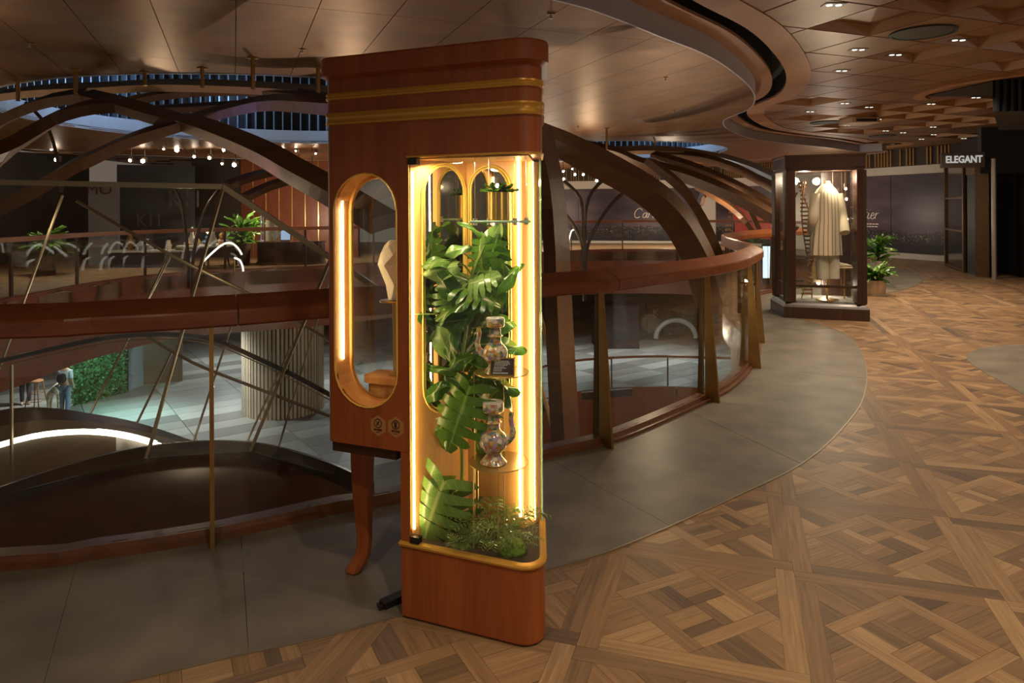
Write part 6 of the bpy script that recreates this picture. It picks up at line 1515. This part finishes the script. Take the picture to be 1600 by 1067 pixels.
# display table with colourful pieces and palm
g3 = flr(322, 418); tb_ = thing('display_table', 'round glass display table with small colourful pieces, across the void', 'table', tuple(g3)); 
MB().lathe([(0, .58), (.75, .58), (.75, .62), (0, .62)], 32, tuple(g3)).build('table_top', dk, tb_, True, .5)
for a in range(4): MB().tube([(g3.x+.5*math.cos(a*PI/2+.5), g3.y+.5*math.sin(a*PI/2+.5), .58), (g3.x+.6*math.cos(a*PI/2+.5), g3.y+.6*math.sin(a*PI/2+.5), 0)], .025, 6).build('leg', bronze, tb_)
rr = random.Random(9); cols = [plain('trinket_%s' % n_, c, .3) for n_, c in (('red', (.4, .05, .03)), ('gold', (.6, .4, .12)), ('blue', (.10, .25, .5)), ('white', (.7, .68, .62)), ('copper', (.45, .2, .08)))]
for k, (cn, lab) in enumerate((('red', 'red and round'), ('gold', 'gold and round'), ('blue', 'blue and tall'), ('white', 'white and tall'), ('copper', 'copper and low'), ('gold', 'gold and tall'), ('white', 'white and low'))):
    a = k*.9; x, y = g3.x+.5*math.cos(a), g3.y+.35*math.sin(a); h_ = rr.uniform(.2, .55)
    tag(MB().lathe([(0, 0), (.07, 0), (.10, h_*.3), (.04, h_*.6), (.06, h_*.8), (.02, h_), (0, h_)], 14, (x, y, .621)).build('trinket_bottle', cols[('red', 'gold', 'blue', 'white', 'copper').index(cn)], None, True), '%s ornament bottle on the round display table' % lab.split(' and ')[0] if k < 5 else '%s ornament bottle, %s of its colour on the round display table' % (lab.split(' and ')[0], 'taller' if k == 5 else 'lower'), 'bottle')
bush(379, 413, 18, .22, .60, 70, .5, 1.1, 'spreading palm in a dark pot between display table and curved counter', 'dark pot of the palm between display table and curved counter', bronze)
bush(72, 430, 17, .22, .5, 50, .42, .9, 'leafy green plant in dark pot at the far left concourse', 'dark pot at the far left concourse', bronze)
# white arched light tubes on the opposite edge
q_ = [[(314, 412), (335, 392), (350, 381), (362, 380), (372, 388), (378, 398)], [(366, 403), (374, 406), (379, 416), (380, 424)], [(886, 392), (889, 375), (893, 361), (898, 359), (903, 361)]]
for k, P_ in enumerate(q_):
    D_ = 17.2 if k < 2 else 25.0
    o = thing('arched_light', ('large arched white light tube in front of the display table', 'small arched white light tube right of the larger arch', 'hooked white light tube before the wide purple poster')[k], 'light', tuple(at(*P_[0], D_)))
    MB().tube(catmull([at(x, y, D_) for x, y in P_], .05), .025, 6).build('tube', emit('tube_glow_%d' % k, (1, .92, .75), 1.6), o, True)
    b0_ = at(*P_[0], D_); MB().tube([b0_, Vector((b0_.x, b0_.y, 0))], .02, 6).build('foot', brass, o) if b0_.z > .05 else None
# glowing shopfront panes seen past the dark showcase
for k, px in enumerate((1196, 1209)):
    p = onD(px, 16.6); o = thing('lit_screen', ('narrow glowing screen past the handrail bend, left one', 'wide glowing screen beside the dark showcase, past the handrail bend')[k], 'screen', (p.x, p.y, -.2))
    MB().box(p.x-(.05, .12)[k], p.x+(.05, .12)[k], p.y, p.y+.05, -.1, .65).build('display', emit('cool_glow_%d' % k, (.75, .88, 1.0), 1.6), o); hw_ = (.055, .125)[k]; MB().box(p.x-hw_, p.x+hw_, p.y+.05, p.y+.12, -.25, .7).build('housing', blackm, o)
# ------------------------------------------------------------------ lamps of the mall: downlight fittings first, then spots added without fittings
for px, py in DL[:13]:
    p = flr(px, py, ZC); spot(p.x, p.y, ZC-.03, 112, (1, .80, .58), 2.1, .9, .04)
for x, y in ((1.6, 1.8), (3.2, 2.6), (.3, 1.0), (2.6, .2), (4.6, 3.6), (-1.2, .6), (4.2, 6.2), (6.8, 6.5), (6.3, 9.4), (8.6, 8.8), (9.4, 12.2), (6.0, 12.0)):
    spot(x, y, ZC-.03, 114, (1, .80, .58), 2.1, .9, .04)  # added spots with no fittings modelled, brighten the floor
for x, y in ((7.5, 17), (9.2, 14.5), (10.2, 18.2), (9.6, 21.5)): spot(x, y, ZC-.03, 70, (1, .82, .62), 2.2, .9, .05)
for x, y, pw in ((-11, 17, 300), (-8.5, 20, 400), (-5, 21.5, 240), (-2, 24, 300), (2.5, 28, 500), (6, 28, 500), (9, 26, 300), (-12, 13, 200)): spot(x, y, 3.0, pw, (1, .84, .62), 2.3, .9, .08)
spot(ray(160, 640)[0]*21.5, 22.2, -1.7, 900, (.30, .95, .88), 1.5, .9, .1); spot(ray(150, 600)[0]*22.5, 22.0, -1.9, 600, (.75, 1.0, .80), 1.4, .9, .1, (ray(150, 600)[0]*24.5, 24.6, -3.8))
for x, y, pw in ((-15, 24, 1600), (-10, 22, 1400), (-12, 30, 1200), (2, 30, 1200), (7, 30, 1200), (-6, 27, 1200), (-8, 16.5, 700)): spot(x, y, -1.7, pw*.75, (.90, .96, .96), 2.6, .9, .15)
# added fill lamps without fittings, mainly to brighten ceilings and the void
for x, y, z, pw, c in ((3.0, -3.2, 1.9, 66, (1, .80, .58)), (-4.5, -2.6, 1.9, 16, (1, .78, .55)), (10.6, 6.2, 1.9, 62, (.95, .84, .72)), (-12.5, 10.0, 1.8, 90, (1, .80, .56)), (-7, 20.6, 1.2, 150, (1, .82, .6)),
                       (1.5, 28.5, 1.4, 150, (1, .82, .62)), (6.2, 28, 1.4, 130, (1, .82, .62)), (9.6, 21, 1.3, 60, (1, .84, .66)), (3.5, 17.5, -4.2, 260, (1, .80, .58)), (-.6, 12, -6.5, 120, (1, .8, .58)), (-3.5, 12.5, -1.4, 170, (1, .84, .64)), (3.5, 15.5, -1.2, 140, (1, .82, .6))):
    point(x, y, z, pw, c, .03)
